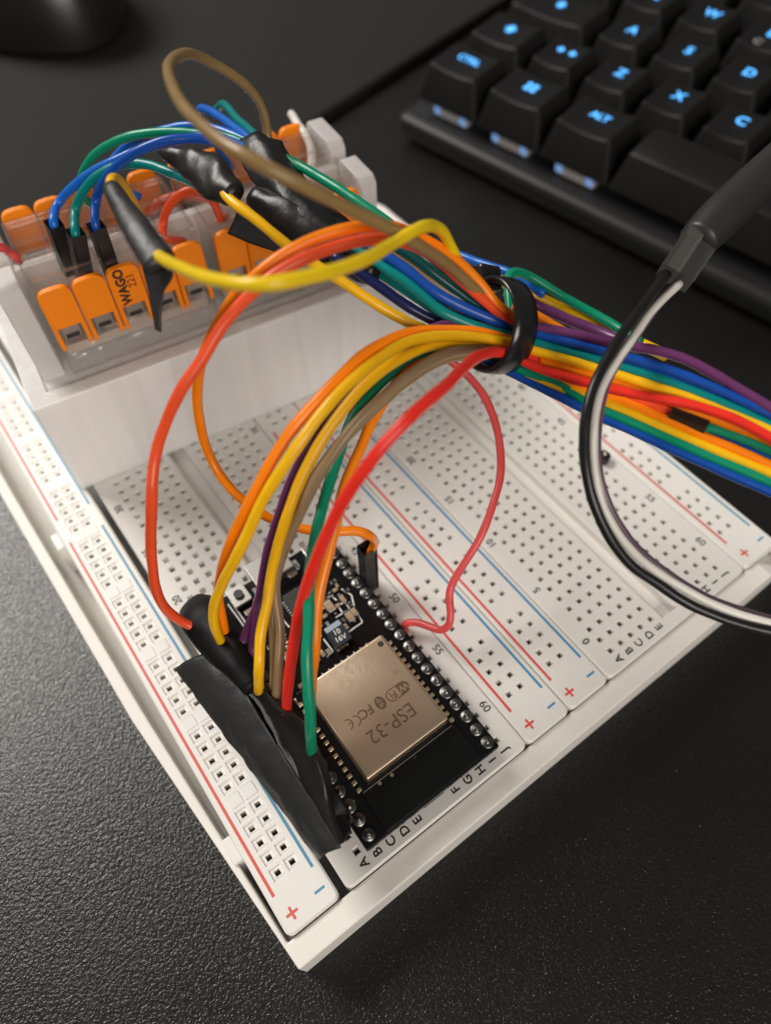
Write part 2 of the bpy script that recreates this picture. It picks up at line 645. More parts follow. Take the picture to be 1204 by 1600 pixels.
# ------------------------------------------------------------------ mouse pad and mouse
a0, a1 = Vector((115.6, 194.8)), Vector((222.7, 224.4))
dv = (a1 - a0).normalized()
nv = Vector((-dv.y, dv.x))
c0 = a0 - dv * 260
c1 = a0 + dv * 420
pm = prism([tuple(c0), tuple(c1), tuple(c1 + nv * 380), tuple(c0 + nv * 380)], 'z', DESK_Z + 0.02, DESK_Z + 3.0)
bevel_mesh(pm, 0.8, 2)
pad = thing('mouse_pad', 'dark grey cloth mouse pad under the mouse, behind the wiring', 'mouse pad', (c0.x, c0.y, DESK_Z))
pad.location = (0, 0, 0)
link('cloth', pm, 'mat_cloth', pad)
em = prism([tuple(c0 - nv * 1.6), tuple(c1 - nv * 1.6), tuple(c1 + nv * 0.9), tuple(c0 + nv * 0.9)], 'z', DESK_Z + 0.01, DESK_Z + 3.25)
bevel_mesh(em, 0.7, 2)
link('edge_shadow_strip', em, 'mat_edge_shade', pad)  # black strip paints the shadow along the pad's edge


def mouse():
    t = thing('computer_mouse', 'glossy black computer mouse at the top left on the mouse pad', 'mouse')
    n, k = 40, 18
    vs, fs = [], []
    for j in range(k + 1):
        ph = j / k * math.pi / 2
        for i in range(n):
            a = 2 * math.pi * i / n
            w = 36 * (1 - 0.10 * math.cos(a) ** 2)
            x = math.cos(ph) ** 0.55 * 62 * math.cos(a)
            y = math.cos(ph) ** 0.55 * w * math.sin(a)
            z = 38 * math.sin(ph) * (1 - 0.10 * x / 62)
            vs.append((x, y, z))
    for j in range(k):
        for i in range(n):
            fs.append((j * n + i, j * n + (i + 1) % n, (j + 1) * n + (i + 1) % n, (j + 1) * n + i))
    me = mesh(vs, fs)
    link('shell', me, 'mouse_body', t, True)
    sk = [(x * 0.985, y * 0.985, -2 + (z > 0) * 3) for (x, y, z) in vs[:n]]
    lo = [(x * 0.95, y * 0.95, -2.5) for (x, y, z) in vs[:n]]
    hi = [(x * 0.99, y * 0.99, 0.6) for (x, y, z) in vs[:n]]
    link('base', mesh(lo + hi, [(i, (i + 1) % n, n + (i + 1) % n, n + i) for i in range(n)] + [tuple(range(n))[::-1]]), 'mouse_side', t, True)
    wm = tube_mesh([(38, -3.5, 33), (38, 3.5, 33)], 8, 24)
    link('scroll_wheel', wm, 'mouse_side', t, True)
    t.location = Vector((72, 345, DESK_Z + 5.6)) * MM
    t.rotation_euler = (0, 0, math.radians(100))


mouse()

# ------------------------------------------------------------------ tray
TB = DESK_Z + 0.05
OUT = [(-15.3, -7.7), (90, -7.4), (98.8, -7.2), (98.8, 166), (-20.8, 166), (-20.6, 120), (-20.3, 97.6), (-18.9, 39.5)]
INN = [(-14.9, -3.9), (90, -3.7), (96.7, -3.7), (96.7, 162), (-18.5, 162), (-18.4, 120), (-18.1, 97.6), (-16.7, 39.5)]
tv, tf = [], []
zt = [-0.9, -0.9, -4.2, -4.2, -0.9, -0.9, -0.9, -0.9]
n = len(OUT)
for i, (x, y) in enumerate(OUT):
    tv.append((x, y, TB))
for i, (x, y) in enumerate(OUT):
    tv.append((x, y, zt[i]))
for i, (x, y) in enumerate(INN):
    tv.append((x, y, zt[i]))
for i, (x, y) in enumerate(INN):
    tv.append((x, y, -9.3))
for i in range(n):
    j = (i + 1) % n
    for k in range(3):
        tf.append((k * n + i, k * n + j, (k + 1) * n + j, (k + 1) * n + i))
tf.append(tuple(3 * n + i for i in range(n)))
tf.append(tuple(range(n))[::-1])
tm = mesh(tv, tf)
bevel_mesh(tm, 0.35, 2)
tray = tag(link('printed_tray', tm, 'tray'), 'white 3D-printed shallow tray holding the two breadboards', 'tray')

# ================================================================== BREADBOARDS
P_ = 2.54


class MB:
    def __init__(self):
        self.v, self.f, self.mi, self.c = [], [], [], {}

    def vert(self, p):
        k = (round(p[0], 3), round(p[1], 3), round(p[2], 3))
        if k not in self.c:
            self.c[k] = len(self.v)
            self.v.append(k)
        return self.c[k]

    def face(self, ps, mi=0):
        ids = [self.vert(p) for p in ps]
        if len(set(ids)) > 2:
            self.f.append(ids)
            self.mi.append(mi)

    def build(self, name, mats, parent):
        me = mesh(self.v, self.f, name, self.mi)
        return link(name, me, mats, parent)


def sq(cx, cy, h, z):
    return [(cx - h, cy - h, z), (cx + h, cy - h, z), (cx + h, cy + h, z), (cx - h, cy + h, z)]


def holes_plate(mb, x0, x1, y0, y1, holes, z=0.0, pocket=False):
    """flat plate with real holes. holes: dict (ix,iy)->(x,y) centres on a pitch grid"""
    hc = {}
    xs, ys = {x0, x1}, {y0, y1}
    h = P_ / 2
    for (x, y) in holes:
        xs |= {round(x - h, 3), round(x + h, 3)}
        ys |= {round(y - h, 3), round(y + h, 3)}
        hc[(round(x - h, 3), round(y - h, 3))] = (x, y)
    xs, ys = sorted(xs), sorted(ys)
    for i in range(len(xs) - 1):
        for j in range(len(ys) - 1):
            a, b, c, d = xs[i], xs[i + 1], ys[j], ys[j + 1]
            if b - a < 1e-3 or d - c < 1e-3:
                continue
            key = (a, c)
            if key in hc and abs(b - a - P_) < 0.01:
                cx, cy = hc[key]
                outer = [(a, c, z), (b, c, z), (b, d, z), (a, d, z)]
                if pocket:
                    seq = [sq(cx, cy, 1.04, z), sq(cx, cy, 0.86, z - 0.30), sq(cx, cy, 0.44, z - 0.32), sq(cx, cy, 0.42, z - 2.2)]
                else:
                    seq = [sq(cx, cy, 0.58, z), sq(cx, cy, 0.44, z - 0.25), sq(cx, cy, 0.42, z - 1.5)]
                prev = outer
                for q in seq:
                    for k in range(4):
                        mb.face([prev[k], prev[(k + 1) % 4], q[(k + 1) % 4], q[k]], 0)
                    prev = q
                mb.face(prev, 1)
                # a sprung metal contact leaf a little below the mouth
                if random.random() < (0.75 if not pocket else 0.12):
                    zz = z - 0.55 - random.random() * 0.35
                    ox = random.choice((-1, 1))
                    mb.face([(cx - 0.40, cy + ox * 0.42, zz + 0.35), (cx + 0.40, cy + ox * 0.42, zz + 0.35), (cx + 0.40, cy + ox * 0.1, zz - 0.3), (cx - 0.40, cy + ox * 0.1, zz - 0.3)], 2)
            else:
                mb.face([(a, c, z), (b, c, z), (b, d, z), (a, d, z)], 0)


def skirt(mb, x0, x1, y0, y1, e, rad, zb, z=0.0):
    """rounded chamfered border round a flat plate inset by e, then vertical sides"""
    X0, X1, Y0, Y1 = x0 - e, x1 + e, y0 - e, y1 + e
    cs = [(x1, y1, X1 - rad, Y1 - rad, 0), (x0, y1, X0 + rad, Y1 - rad, 90), (x0, y0, X0 + rad, Y0 + rad, 180), (x1, y0, X1 - rad, Y0 + rad, 270)]
    loops = []
    for (ix, iy, cx, cy, a0) in cs:
        arc = []
        for k in range(5):
            a = math.radians(a0 + 90 * k / 4)
            arc.append((cx + math.cos(a) * rad, cy + math.sin(a) * rad))
        loops.append(((ix, iy), arc))

    def lv(p, c, inset, zz):
        # move point towards the inner plate by inset
        d = Vector((p[0] - c[0], p[1] - c[1]))
        L = d.length
        q = Vector(c) + d * max(0, (L - inset)) / L if L > 1e-6 else Vector(c)
        return (q.x, q.y, zz)
    ring_top, ring_ch, ring_bt = [], [], []
    for (c, arc) in loops:
        for p in arc:
            ring_top.append((lv(p, c, 0.30, z), c))
            ring_ch.append((p[0], p[1], z - 0.30))
            ring_bt.append((p[0], p[1], zb))
    N = len(ring_top)
    for i in range(N):
        j = (i + 1) % N
        pi, ci = ring_top[i]
        pj, cj = ring_top[j]
        if ci == cj:
            mb.face([(ci[0], ci[1], z), pi, pj])
        else:
            mb.face([(ci[0], ci[1], z), pi, pj, (cj[0], cj[1], z)])
        mb.face([pi, ring_ch[i], ring_ch[j], pj])
        mb.face([ring_ch[i], ring_bt[i], ring_bt[j], ring_ch[j]])


def flat_strip(name, x0, x1, y0, y1, z, m, parent):
    return link(name, mesh([(x0, y0, z), (x1, y0, z), (x1, y1, z), (x0, y1, z)], [(0, 1, 2, 3)]), m, parent)


def plus_mark(name, x, y, z, r, w, m, parent):
    o1 = [(-w, -r), (w, -r), (w, -w), (r, -w), (r, w), (w, w), (w, r), (-w, r), (-w, w), (-r, w), (-r, -w), (-w, -w)]
    return link(name, mesh([(x + p, y + q, z) for p, q in o1], [tuple(range(12))]), m, parent)


LEN0, LEN1 = -3.7, 161.0
ZP = 0.012


def rail(parent, xc0, xl, xr, xred, xblue, red_first, pocket, mats, pale, ybreak=True):
    mb = MB()
    hs = []
    for g in range(10):
        for k in range(5):
            y = 4.6 + (g * 6 + k) * P_
            hs += [(round(xc0, 3), round(y, 3)), (round(xc0 + P_, 3), round(y, 3))]
    e = 1.2
    holes_plate(mb, xl + e, xr - e, LEN0 + e, LEN1 - e, hs, 0.0, pocket)
    skirt(mb, xl + e, xr - e, LEN0 + e, LEN1 - e, e, 1.1, -8.9)
    o = mb.build('power_rail', ['abs_rail', 'contact_dark', 'contact'], parent)
    mr = 'print_red_pale' if pale else 'print_red'
    mbl = 'print_blue_pale' if pale else 'print_blue'
    segs = [(2.1, 78.4), (84.7, 155.0)] if ybreak else [(2.1, 155.0)]
    for (s0, s1) in segs:
        flat_strip('red_line', xred - 0.24, xred + 0.24, s0, s1, ZP, mr, o)
        flat_strip('blue_line', xblue - 0.24, xblue + 0.24, s0, s1, ZP, mbl, o)
    dx = 1.05 if xred < xblue else -1.05
    plus_mark('plus_mark', xred + dx, -1.25, ZP, 0.95, 0.2, mr, o)
    xm = xblue - dx * 0.8
    flat_strip('minus_mark', xm - 0.85, xm + 0.85, -1.3, -0.92, ZP, mbl, o)
    return o


def terminal(parent, xa, xl, xr):
    """block of A-E and F-J holes; xa = column A"""
    mb = MB()
    e = 1.2
    ce0, ce1 = xa + 11.9, xa + 16.0
    for cols, a, b in (([0, 1, 2, 3, 4], xl + e, ce0), ([7, 8, 9, 10, 11], ce1, xr - e)):
        hs = [(round(xa + c * P_, 3), round(i * P_, 3)) for c in cols for i in range(63)]
        holes_plate(mb, round(a, 3), round(b, 3), LEN0 + e, LEN1 - e, hs)
    y0, y1 = LEN0 + e, LEN1 - e
    r0 = [(ce0, 0.0), (ce0 + 0.5, -0.45), (ce0 + 0.6, -2.2), (ce1 - 0.6, -2.2), (ce1 - 0.5, -0.45), (ce1, 0.0)]
    for i in range(5):
        (p, zp), (q, zq) = r0[i], r0[i + 1]
        mb.face([(p, y0 + 1.2, zp), (q, y0 + 1.2, zq), (q, y1, zq), (p, y1, zp)])
    mb.face([(ce0, y0, 0), (ce1, y0, 0), (ce1, y0 + 1.2, 0), (ce0, y0 + 1.2, 0)])
    mb.face([(x, y0 + 1.2, zz) for x, zz in r0])
    skirt(mb, xl + e, xr - e, y0, y1, e, 1.1, -8.9)
    o = mb.build('terminal_block', ['abs', 'contact_dark', 'contact'], parent)
    for k, ch in enumerate('ABCDEFGHIJ'):
        cx = xa + (k + (2 if k > 4 else 0)) * P_
        put_text('printed_letter', ch, 2.0, (cx, -2.05, ZP), (0, 1, 0), (-1, 0, 0), 'ink', o, 0.04)
        put_text('printed_letter', ch, 2.0, (cx, 62 * P_ + 2.05, ZP), (0, 1, 0), (-1, 0, 0), 'ink', o, 0.04)
    for nn in range(0, 61, 5):
        y = 3.7 + nn * P_ * 1.0
        put_text('printed_number', str(nn), 2.0, (xa - 2.2, min(y, 157.5), ZP), (0, 1, 0), (-1, 0, 0), 'ink', o, 0.04)
        yj = 5.4 + (60 - nn) * P_
        put_text('printed_number', str(nn), 2.0, (xa + 27.94 + 2.2, min(yj, 157.5), ZP), (0, -1, 0), (1, 0, 0), 'ink', o, 0.02)
    return o


b1 = thing('breadboard', 'white solderless breadboard carrying the black microcontroller board', 'breadboard', (0, 0, 0), 'breadboards side by side in the tray')
lr = rail(b1, -11.19, -14.4, -5.35, -13.3, -6.55, True, True, None, True)
tile = mesh(*box_vf(-1.12, 1.12, -1.05, 1.05, -0.1, 0.16))
bevel_mesh(tile, 0.1, 1)
tile.materials.append(MATS['abs_rail'])
for g in range(9):
    for c in (0, 1):
        o = link('raised_tile', tile, None, lr)
        o.location = Vector((-11.19 + c * P_, 4.6 + (g * 6 + 5) * P_, 0)) * MM
terminal(b1, 0.0, -4.05, 31.6)
rail(b1, 34.82, 31.75, 41.15, 33.05, 40.05, True, False, None, False)
for yy in (9.3, 78.3, 147):
    box('side_tab', (-16.0, -14.38, yy, yy + 4.2, -8.9, -0.35), 'abs_rail', b1, 0.25)
b2 = thing('breadboard', 'white solderless breadboard without any circuit board on it', 'breadboard', (0, 0, 0), 'breadboards side by side in the tray')
rail(b2, 44.15, 41.35, 50.3, 42.2, 49.25, True, False, None, False)
terminal(b2, 54.44, 50.45, 86.55)
rail(b2, 89.4, 86.7, 96.3, 88.15, 95.0, True, False, None, True)

# ================================================================== MICROCONTROLLER BOARD
esp = thing('microcontroller_board', 'black microcontroller board with tan metal shield plugged into the breadboard', 'circuit board')
PZ = 4.1
pc = [(1.0, -1.6), (26.7, -1.6), (26.7, 47.6), (1.0, 47.6)]
pcb = link('circuit_board', bevel_mesh(prism(pc, 'z', PZ - 1.6, PZ), 0.3, 2), 'pcb', esp)
for x in (2.54, 25.4):
    box('header_strip', (x - 1.25, x + 1.25, -1.2, 46.9, 0.02, 2.48), 'black_plastic', esp, 0.15)
# solder joints with pin tips
sv, sf = [], []
prof = [(1.12, 0.0), (1.10, 0.08), (1.0, 0.20), (0.80, 0.31), (0.52, 0.40), (0.38, 0.50), (0.33, 0.90), (0.20, 1.02), (0.0, 1.05)]
NS = 14
for j, (rr, zz) in enumerate(prof):
    for k in range(NS):
        a = 2 * math.pi * k / NS
        sv.append((rr * math.cos(a), rr * math.sin(a), zz))
for j in range(len(prof) - 1):
    for k in range(NS):
        sf.append((j * NS + k, j * NS + (k + 1) % NS, (j + 1) * NS + (k + 1) % NS, (j + 1) * NS + k))
pin_me = mesh(sv, sf, 'pin')
pin_me.materials.append(MATS['solder'])
for x in (2.54, 25.4):
    for i in range(19):
        o = link('solder_pin', pin_me, 'solder', esp, True)
        o.location = Vector((x + random.uniform(-.06, .06), i * P_ + random.uniform(-.06, .06), PZ)) * MM
        o.rotation_euler = (random.uniform(-.12, .12), random.uniform(-.12, .12), random.uniform(0, 6))
        s_ = random.uniform(0.92, 1.06)
        o.scale = (s_, s_, random.uniform(0.55, 0.95))
# radio module
MZ = PZ + 0.85
mod = link('radio_module', bevel_mesh(prism([(4.9, -1.3), (22.9, -1.3), (22.9, 24.2), (4.9, 24.2)], 'z', PZ + 0.02, MZ), 0.06, 1), 'pcb_module', esp)
SH = (6.45, 22.2, 5.85, 23.75)
sm = mesh(*box_vf(SH[0], SH[1], SH[2], SH[3], MZ + 0.02, 7.3))
bevel_mesh(sm, 0.4, 3)
shield = link('metal_shield', sm, 'shield', esp, False)
dot = tube_mesh([(21.0, 22.3, 7.302), (21.0, 22.3, 7.312)], 0.52, 20)
link('index_hole', dot, 'ink', shield)
for s in (0, 1):
    for k in range(14):
        y = 5.9 + k * 1.27
        x0 = 4.75 if s == 0 else 22.15
        x = 4.35 if s == 0 else 22.35
        b = (4.5, 5.35, y - 0.32, y + 0.32, PZ + 0.01, MZ + 0.05) if s == 0 else (22.5, 23.35, y - 0.32, y + 0.32, PZ + 0.01, MZ + 0.05)
        box('edge_contact', b, 'gold', mod, 0.08, 1)
for k in range(10):
    x = 8.2 + k * 1.27
    me = tube_mesh([(x, 24.35, PZ), (x, 24.35, MZ + 0.02), (x, 24.3, MZ + 0.15)], 0.40, 10)
    link('edge_contact', me, 'solder', mod, True)
for (px, py) in ((612, 1211), (593, 1224)):
    q = at(px, py, MZ)
    link('test_point', tube_mesh([(q.x, q.y, MZ), (q.x, q.y, MZ + 0.02)], 0.30, 16), 'gold', mod)
# thin edge lines on the module
link('board_outline', mesh([(5.2, 5.1, MZ + .012), (22.4, 5.1, MZ + .012), (22.4, 5.22, MZ + .012), (5.2, 5.22, MZ + .012)], [(0, 1, 2, 3)]), 'steel', mod)
SZ = 7.315
XD, UP = (-1, 0, 0), (0, -1, 0)


def on_shield(px, py):
    q = at(px, py, SZ)
    return (q.x, q.y, SZ)


put_text('printed_text', 'ESP-32', 3.3, on_shield(611, 1129), XD, UP, 'shield_mark', shield, 0.0, 0.95)
q = on_shield(600, 1082)
# wifi emblem: rounded lozenge, one half filled
def rrect(cx, cy, w, h, r, n=6):
    out = []
    for (sx, sy, a0) in ((1, 1, 0), (-1, 1, 90), (-1, -1, 180), (1, -1, 270)):
        for k in range(n + 1):
            a = math.radians(a0 + 90 * k / n)
            out.append((cx + sx * (w / 2 - r) + r * math.cos(a), cy + sy * (h / 2 - r) + r * math.sin(a)))
    return out


def ring_mesh(outer, inner, z):
    n = len(outer)
    return mesh([(x, y, z) for x, y in outer] + [(x, y, z) for x, y in inner], [(i, (i + 1) % n, n + (i + 1) % n, n + i) for i in range(n)])


wq = on_shield(621, 1080)
wx, wy = wq[0], wq[1]
link('wifi_emblem', ring_mesh(rrect(wx, wy, 4.3, 2.1, 1.0), rrect(wx, wy, 3.95, 1.75, 0.85), SZ), 'shield_mark', shield)
half = [p for p in rrect(wx, wy, 4.1, 1.9, 0.92) if p[0] > wx + 0.15]
link('wifi_emblem_half', mesh([(x, y, SZ - 0.004) for x, y in [(wx + 0.15, wy - 0.93)] + [p for p in half if p[1] < wy] + [p for p in half if p[1] >= wy] + [(wx + 0.15, wy + 0.93)]], [tuple(range(len(half) + 2))]), 'shield_mark', shield)
put_text('printed_text', 'Fi', 1.7, (wx - 0.9, wy, SZ + .003), XD, UP, 'shield_mark', shield, 0.03)
put_text('printed_text', 'Wi', 1.7, (wx + 0.95, wy, SZ + .006), XD, UP, 'shield', shield, 0.03)
bq = on_shield(594, 1098)
link('wireless_emblem', mesh([(bq[0] + 0.85 * math.cos(a * .2094), bq[1] + 1.15 * math.sin(a * .2094), SZ) for a in range(30)], [tuple(range(30))]), 'shield_mark', shield)
rune = [(-.38, .42), (.38, -.42), (0, -.85), (0, .85), (.38, .42), (-.38, -.42)]
rv, rf = [], []
for (p, q2) in zip(rune[:-1], rune[1:]):
    d = Vector((q2[0] - p[0], q2[1] - p[1])).normalized() * 0.08
    nn = Vector((-d.y, d.x))
    i0 = len(rv)
    for c in ((p[0] + nn.x, p[1] + nn.y), (p[0] - nn.x, p[1] - nn.y), (q2[0] - nn.x, q2[1] - nn.y), (q2[0] + nn.x, q2[1] + nn.y)):
        rv.append((bq[0] - c[0], bq[1] - c[1], SZ + .004))
    rf.append((i0, i0 + 1, i0 + 2, i0 + 3))
link('wireless_rune', mesh(rv, rf), 'shield', shield)
put_text('printed_text', 'FC', 2.2, on_shield(571, 1112), XD, UP, 'shield_mark', shield, 0.03)


def arc_mark(name, cx, cy, r, w, a0, a1, z, m, parent, tongue=False):
    o_, i_ = [], []
    for k in range(15):
        a = math.radians(a0 + (a1 - a0) * k / 14)
        o_.append((cx + (r + w) * math.cos(a), cy + (r + w) * math.sin(a), z))
        i_.append((cx + (r - w) * math.cos(a), cy + (r - w) * math.sin(a), z))
    vs = o_ + i_
    fs = [(k, k + 1, 15 + k + 1, 15 + k) for k in range(14)]
    if tongue:
        n0 = len(vs)
        vs += [(cx - r, cy - w, z), (cx + r * 0.3, cy - w, z), (cx + r * 0.3, cy + w, z), (cx - r, cy + w, z)]
        fs.append((n0, n0 + 1, n0 + 2, n0 + 3))
    return link(name, mesh(vs, fs), m, parent)


ca = on_shield(555, 1127)
arc_mark('conformity_mark', ca[0], ca[1], 0.85, 0.10, -90, 90, SZ, 'shield_mark', shield)
ca = on_shield(543, 1133)
o_ = arc_mark('conformity_mark', ca[0], ca[1], 0.85, 0.10, -90, 90, SZ, 'shield_mark', shield)
flat_strip('conformity_mark', ca[0] + 0.1, ca[0] + 0.85, ca[1] - 0.08, ca[1] + 0.08, SZ + .002, 'shield_mark', shield)
put_text('printed_text', 'K', 0.9, (at(648, 1184, MZ).x, at(648, 1184, MZ).y, MZ + .012), (0.4, -1, 0), (1, 0.4, 0), 'solder', mod)
put_text('printed_text', 'W', 1.3, on_shield(618, 1049), XD, UP, 'shield_mark', shield, -0.03)


# small parts, placed where the photo shows them on the board's surface
def smd(px, py, w, l, h, kind, rot=0.0, z=PZ):
    q = at(px, py, z + h)
    x, y = q.x, q.y
    if kind in ('cap', 'res'):
        t = bpy.data.objects.new('chip_capacitor' if kind == 'cap' else 'chip_resistor', None)
        COL.objects.link(t)
        t.parent = esp
        t.empty_display_size = 0.001
        box('ceramic_body', (-w / 2, w / 2, -l / 2 + 0.2 * l, l / 2 - 0.2 * l, 0.0, h * 0.95), 'ceramic' if kind == 'cap' else 'chip', t, 0.03, 1)
        for s in (-1, 1):
            y0, y1 = sorted((s * l / 2, s * l * 0.29))
            box('end_cap', (-w / 2 - 0.02, w / 2 + 0.02, y0, y1, 0.0, h), 'smd_metal', t, 0.06, 1)
        t.location = Vector((x, y, z + 0.01)) * MM
        t.rotation_euler = (0, 0, math.radians(rot))
        return t
    o = box({'chip': 'chip_package', 'pad': 'solder_pad'}.get(kind, kind), (-w / 2, w / 2, -l / 2, l / 2, 0, h), {'chip': 'chip', 'pad': 'smd_metal'}.get(kind, 'chip'), esp, 0.06, 1)
    o.location = Vector((x, y, z + 0.01)) * MM
    o.rotation_euler = (0, 0, math.radians(rot))
    return o


for (px, py, w, l, h, k, r) in [
        (535, 935, 0.8, 1.6, 0.6, 'cap', 0), (546, 962, 1.2, 2.0, 0.9, 'cap', 0), (541, 922, 0.6, 1.0, 0.4, 'res', 90), (523, 921, 0.6, 1.1, 0.4, 'cap', 90),
        (514, 946, 1.4, 2.4, 0.9, 'cap', 0), (516, 928, 0.6, 1.0, 0.4, 'res', 0), (533, 970, 0.7, 1.2, 0.5, 'res', 90), (553, 955, 0.9, 1.6, 0.8, 'cap', 0),
        (540, 978, 0.6, 1.1, 0.4, 'cap', 0), (533, 1008, 1.1, 2.3, 0.8, 'cap', 90), (503, 1020, 0.7, 1.3, 0.5, 'cap', 0), (513, 1018, 0.8, 1.2, 0.5, 'pad', 0),
        (446, 1000, 0.6, 1.1, 0.4, 'res', 0), (449, 1012, 0.6, 1.1, 0.4, 'cap', 0), (452, 1030, 1.5, 2.0, 0.8, 'pad', 0), (421, 1010, 0.6, 1.0, 0.4, 'res', 90),
        (442, 990, 0.6, 1.0, 0.4, 'cap', 0), (505, 905, 0.7, 1.2, 0.5, 'cap', 0), (497, 915, 0.7, 1.2, 0.5, 'res', 0), (520, 908, 0.7, 1.2, 0.5, 'res', 90),
        (455, 895, 1.0, 1.8, 0.8, 'cap', 90), (459, 882, 1.6, 1.6, 0.5, 'pad', 0), (464, 1095, 0.7, 1.3, 0.5, 'cap', 0), (468, 1083, 0.6, 1.0, 0.4, 'res', 90),
        (388, 955, 0.8, 1.5, 0.6, 'cap', 90), (392, 964, 0.7, 1.2, 0.5, 'res', 0), (471, 1070, 0.7, 1.2, 0.5, 'cap', 90), (527, 945, 0.6, 1.0, 0.4, 'cap', 90)]:
    smd(px, py, w, l, h, k, r)
for (px, py, w, l, h, k, r) in [(509, 934, 0.5, 0.9, 0.4, 'res', 90), (503, 948, 0.5, 0.9, 0.4, 'cap', 0), (522, 956, 0.5, 0.9, 0.4, 'res', 0), (507, 962, 0.6, 1.1, 0.5, 'cap', 90),
        (500, 975, 0.6, 1.2, 0.5, 'res', 0), (497, 990, 0.7, 1.3, 0.6, 'cap', 0), (512, 975, 0.6, 1.1, 0.4, 'pad', 0), (495, 1032, 0.6, 1.2, 0.5, 'cap', 90), (484, 1045, 0.6, 1.2, 0.5, 'res', 0),
        (530, 930, 0.5, 0.8, 0.4, 'pad', 0), (552, 968, 0.5, 0.8, 0.4, 'pad', 0), (526, 914, 0.5, 0.8, 0.4, 'cap', 0), (437, 1005, 0.5, 1.0, 0.4, 'pad', 0), (445, 1022, 1.0, 1.4, 0.6, 'cap', 45), (547, 943, 0.5, 0.9, 0.4, 'res', 0)]:
    smd(px, py, w, l, h, k, r)
# silkscreen frames
for (pts) in [[(541, 990), (566, 972), (558, 958)], [(524, 965), (545, 952)], [(553, 948), (549, 930), (533, 920)], [(505, 998), (520, 1018), (509, 1028)], [(528, 947), (536, 959), (546, 951), (538, 940), (528, 947)], [(436, 962), (452, 980)], [(360, 938), (385, 975)], [(356, 944), (388, 988)], [(508, 940), (516, 930), (526, 938)]]:
    vv = [at(px, py, PZ) for px, py in pts]
    for p, q in zip(vv[:-1], vv[1:]):
        d = (q - p).normalized() * 0.13
        nn = Vector((-d.y, d.x, 0))
        z = PZ + 0.012
        link('silkscreen_line', mesh([((p + nn).x, (p + nn).y, z), ((p - nn).x, (p - nn).y, z), ((q - nn).x, (q - nn).y, z), ((q + nn).x, (q + nn).y, z)], [(0, 1, 2, 3)]), 'silk', esp)
# serial chip with legs
q = at(470, 938, PZ + 0.8)
chip = box('chip_package', (q.x - 2.5, q.x + 2.5, q.y - 2.5, q.y + 2.5, PZ + 0.02, PZ + 0.85), 'chip', esp, 0.08, 1)
for s in range(4):
    for k in range(7):
        t_ = -1.8 + k * 0.6
        c = {0: (t_, -2.65), 1: (t_, 2.65), 2: (-2.65, t_), 3: (2.65, t_)}[s]
        hw = (0.13, 0.26) if s < 2 else (0.26, 0.13)
        box('chip_leg', (q.x + c[0] - hw[0], q.x + c[0] + hw[0], q.y + c[1] - hw[1], q.y + c[1] + hw[1], PZ + 0.012, PZ + 0.14), 'steel', chip)
# tantalum capacitor
q = at(527, 989, PZ + 1.6)
tc_ = box('tantalum_capacitor', (q.x - 1.65, q.x + 1.65, q.y - 2.1, q.y + 2.1, PZ + 0.02, PZ + 1.6), 'tantalum', esp, 0.12, 1)
box('polarity_bar', (q.x - 1.5, q.x + 1.5, q.y + 1.0, q.y + 1.95, PZ + 1.58, PZ + 1.615), 'tantalum_bar', tc_)
put_text('printed_text', '10', 1.35, (q.x + 0.0, q.y + 0.2, PZ + 1.62), (1, -0.1, 0), (0.1, 1, 0), 'silk', tc_, 0.01)
put_text('printed_text', '16V', 1.35, (q.x - 0.1, q.y - 1.15, PZ + 1.62), (1, -0.1, 0), (0.1, 1, 0), 'silk', tc_, 0.01)


def button(px, py):
    q = at(px, py, PZ + 1.4)
    t = bpy.data.objects.new('push_button', None)
    COL.objects.link(t)
    t.parent = esp
    t.empty_display_size = 0.001
    box('button_frame', (q.x - 1.7, q.x + 1.7, q.y - 1.95, q.y + 1.95, PZ + 0.9, PZ + 1.5), 'steel', t, 0.12, 2)
    box('button_body', (q.x - 1.6, q.x + 1.6, q.y - 1.85, q.y + 1.85, PZ + 0.02, PZ + 0.9), 'black_plastic', t)
    link('button_cap', tube_mesh([(q.x, q.y, PZ + 1.4), (q.x, q.y, PZ + 1.95), (q.x, q.y, PZ + 2.0)], 0.85, 20), 'button_cap', t)


button(373, 930)
button(491, 862)
q = at(420, 882, PZ + 2.4)
usb = bpy.data.objects.new('usb_port', None)
COL.objects.link(usb)
usb.parent = esp
um = prism([(13.9 - 3.8, PZ + 0.9), (13.9 - 3.0, PZ + 0.05), (13.9 + 3.0, PZ + 0.05), (13.9 + 3.8, PZ + 0.9), (13.9 + 3.8, PZ + 2.6), (13.9 - 3.8, PZ + 2.6)], 'y', 44.0, 49.4)
link('port_shell', bevel_mesh(um, 0.2, 2), 'port_metal', usb)
for sx in (-1, 1):
    box('mounting_lug', (13.9 + sx * 4.3 - 0.45, 13.9 + sx * 4.3 + 0.45, 44.0, 45.6, PZ + .02, PZ + 0.7), 'solder', usb, 0.15, 1)

# ================================================================== CONNECTOR HOLDER AND LEVER CONNECTORS
HO = Vector((-6.4, 88.9))
HA = math.radians(-7)
E1 = Vector((math.cos(HA), math.sin(HA)))
E2 = Vector((-math.sin(HA), math.cos(HA)))
HM = Matrix(((E1.x, E2.x, 0, HO.x * MM), (E1.y, E2.y, 0, HO.y * MM), (0, 0, 1, 0.02 * MM), (0, 0, 0, 1)))


def hw(a, b, z):
    return (HO.x + E1.x * a + E2.x * b, HO.y + E1.y * a + E2.y * b, z)


holder = thing('connector_holder', 'translucent white 3D-printed block holding the orange lever connectors', 'holder')
holder.matrix_world = HM
HLEN, HDEP, HH = 76.5, 35.5, 24.0
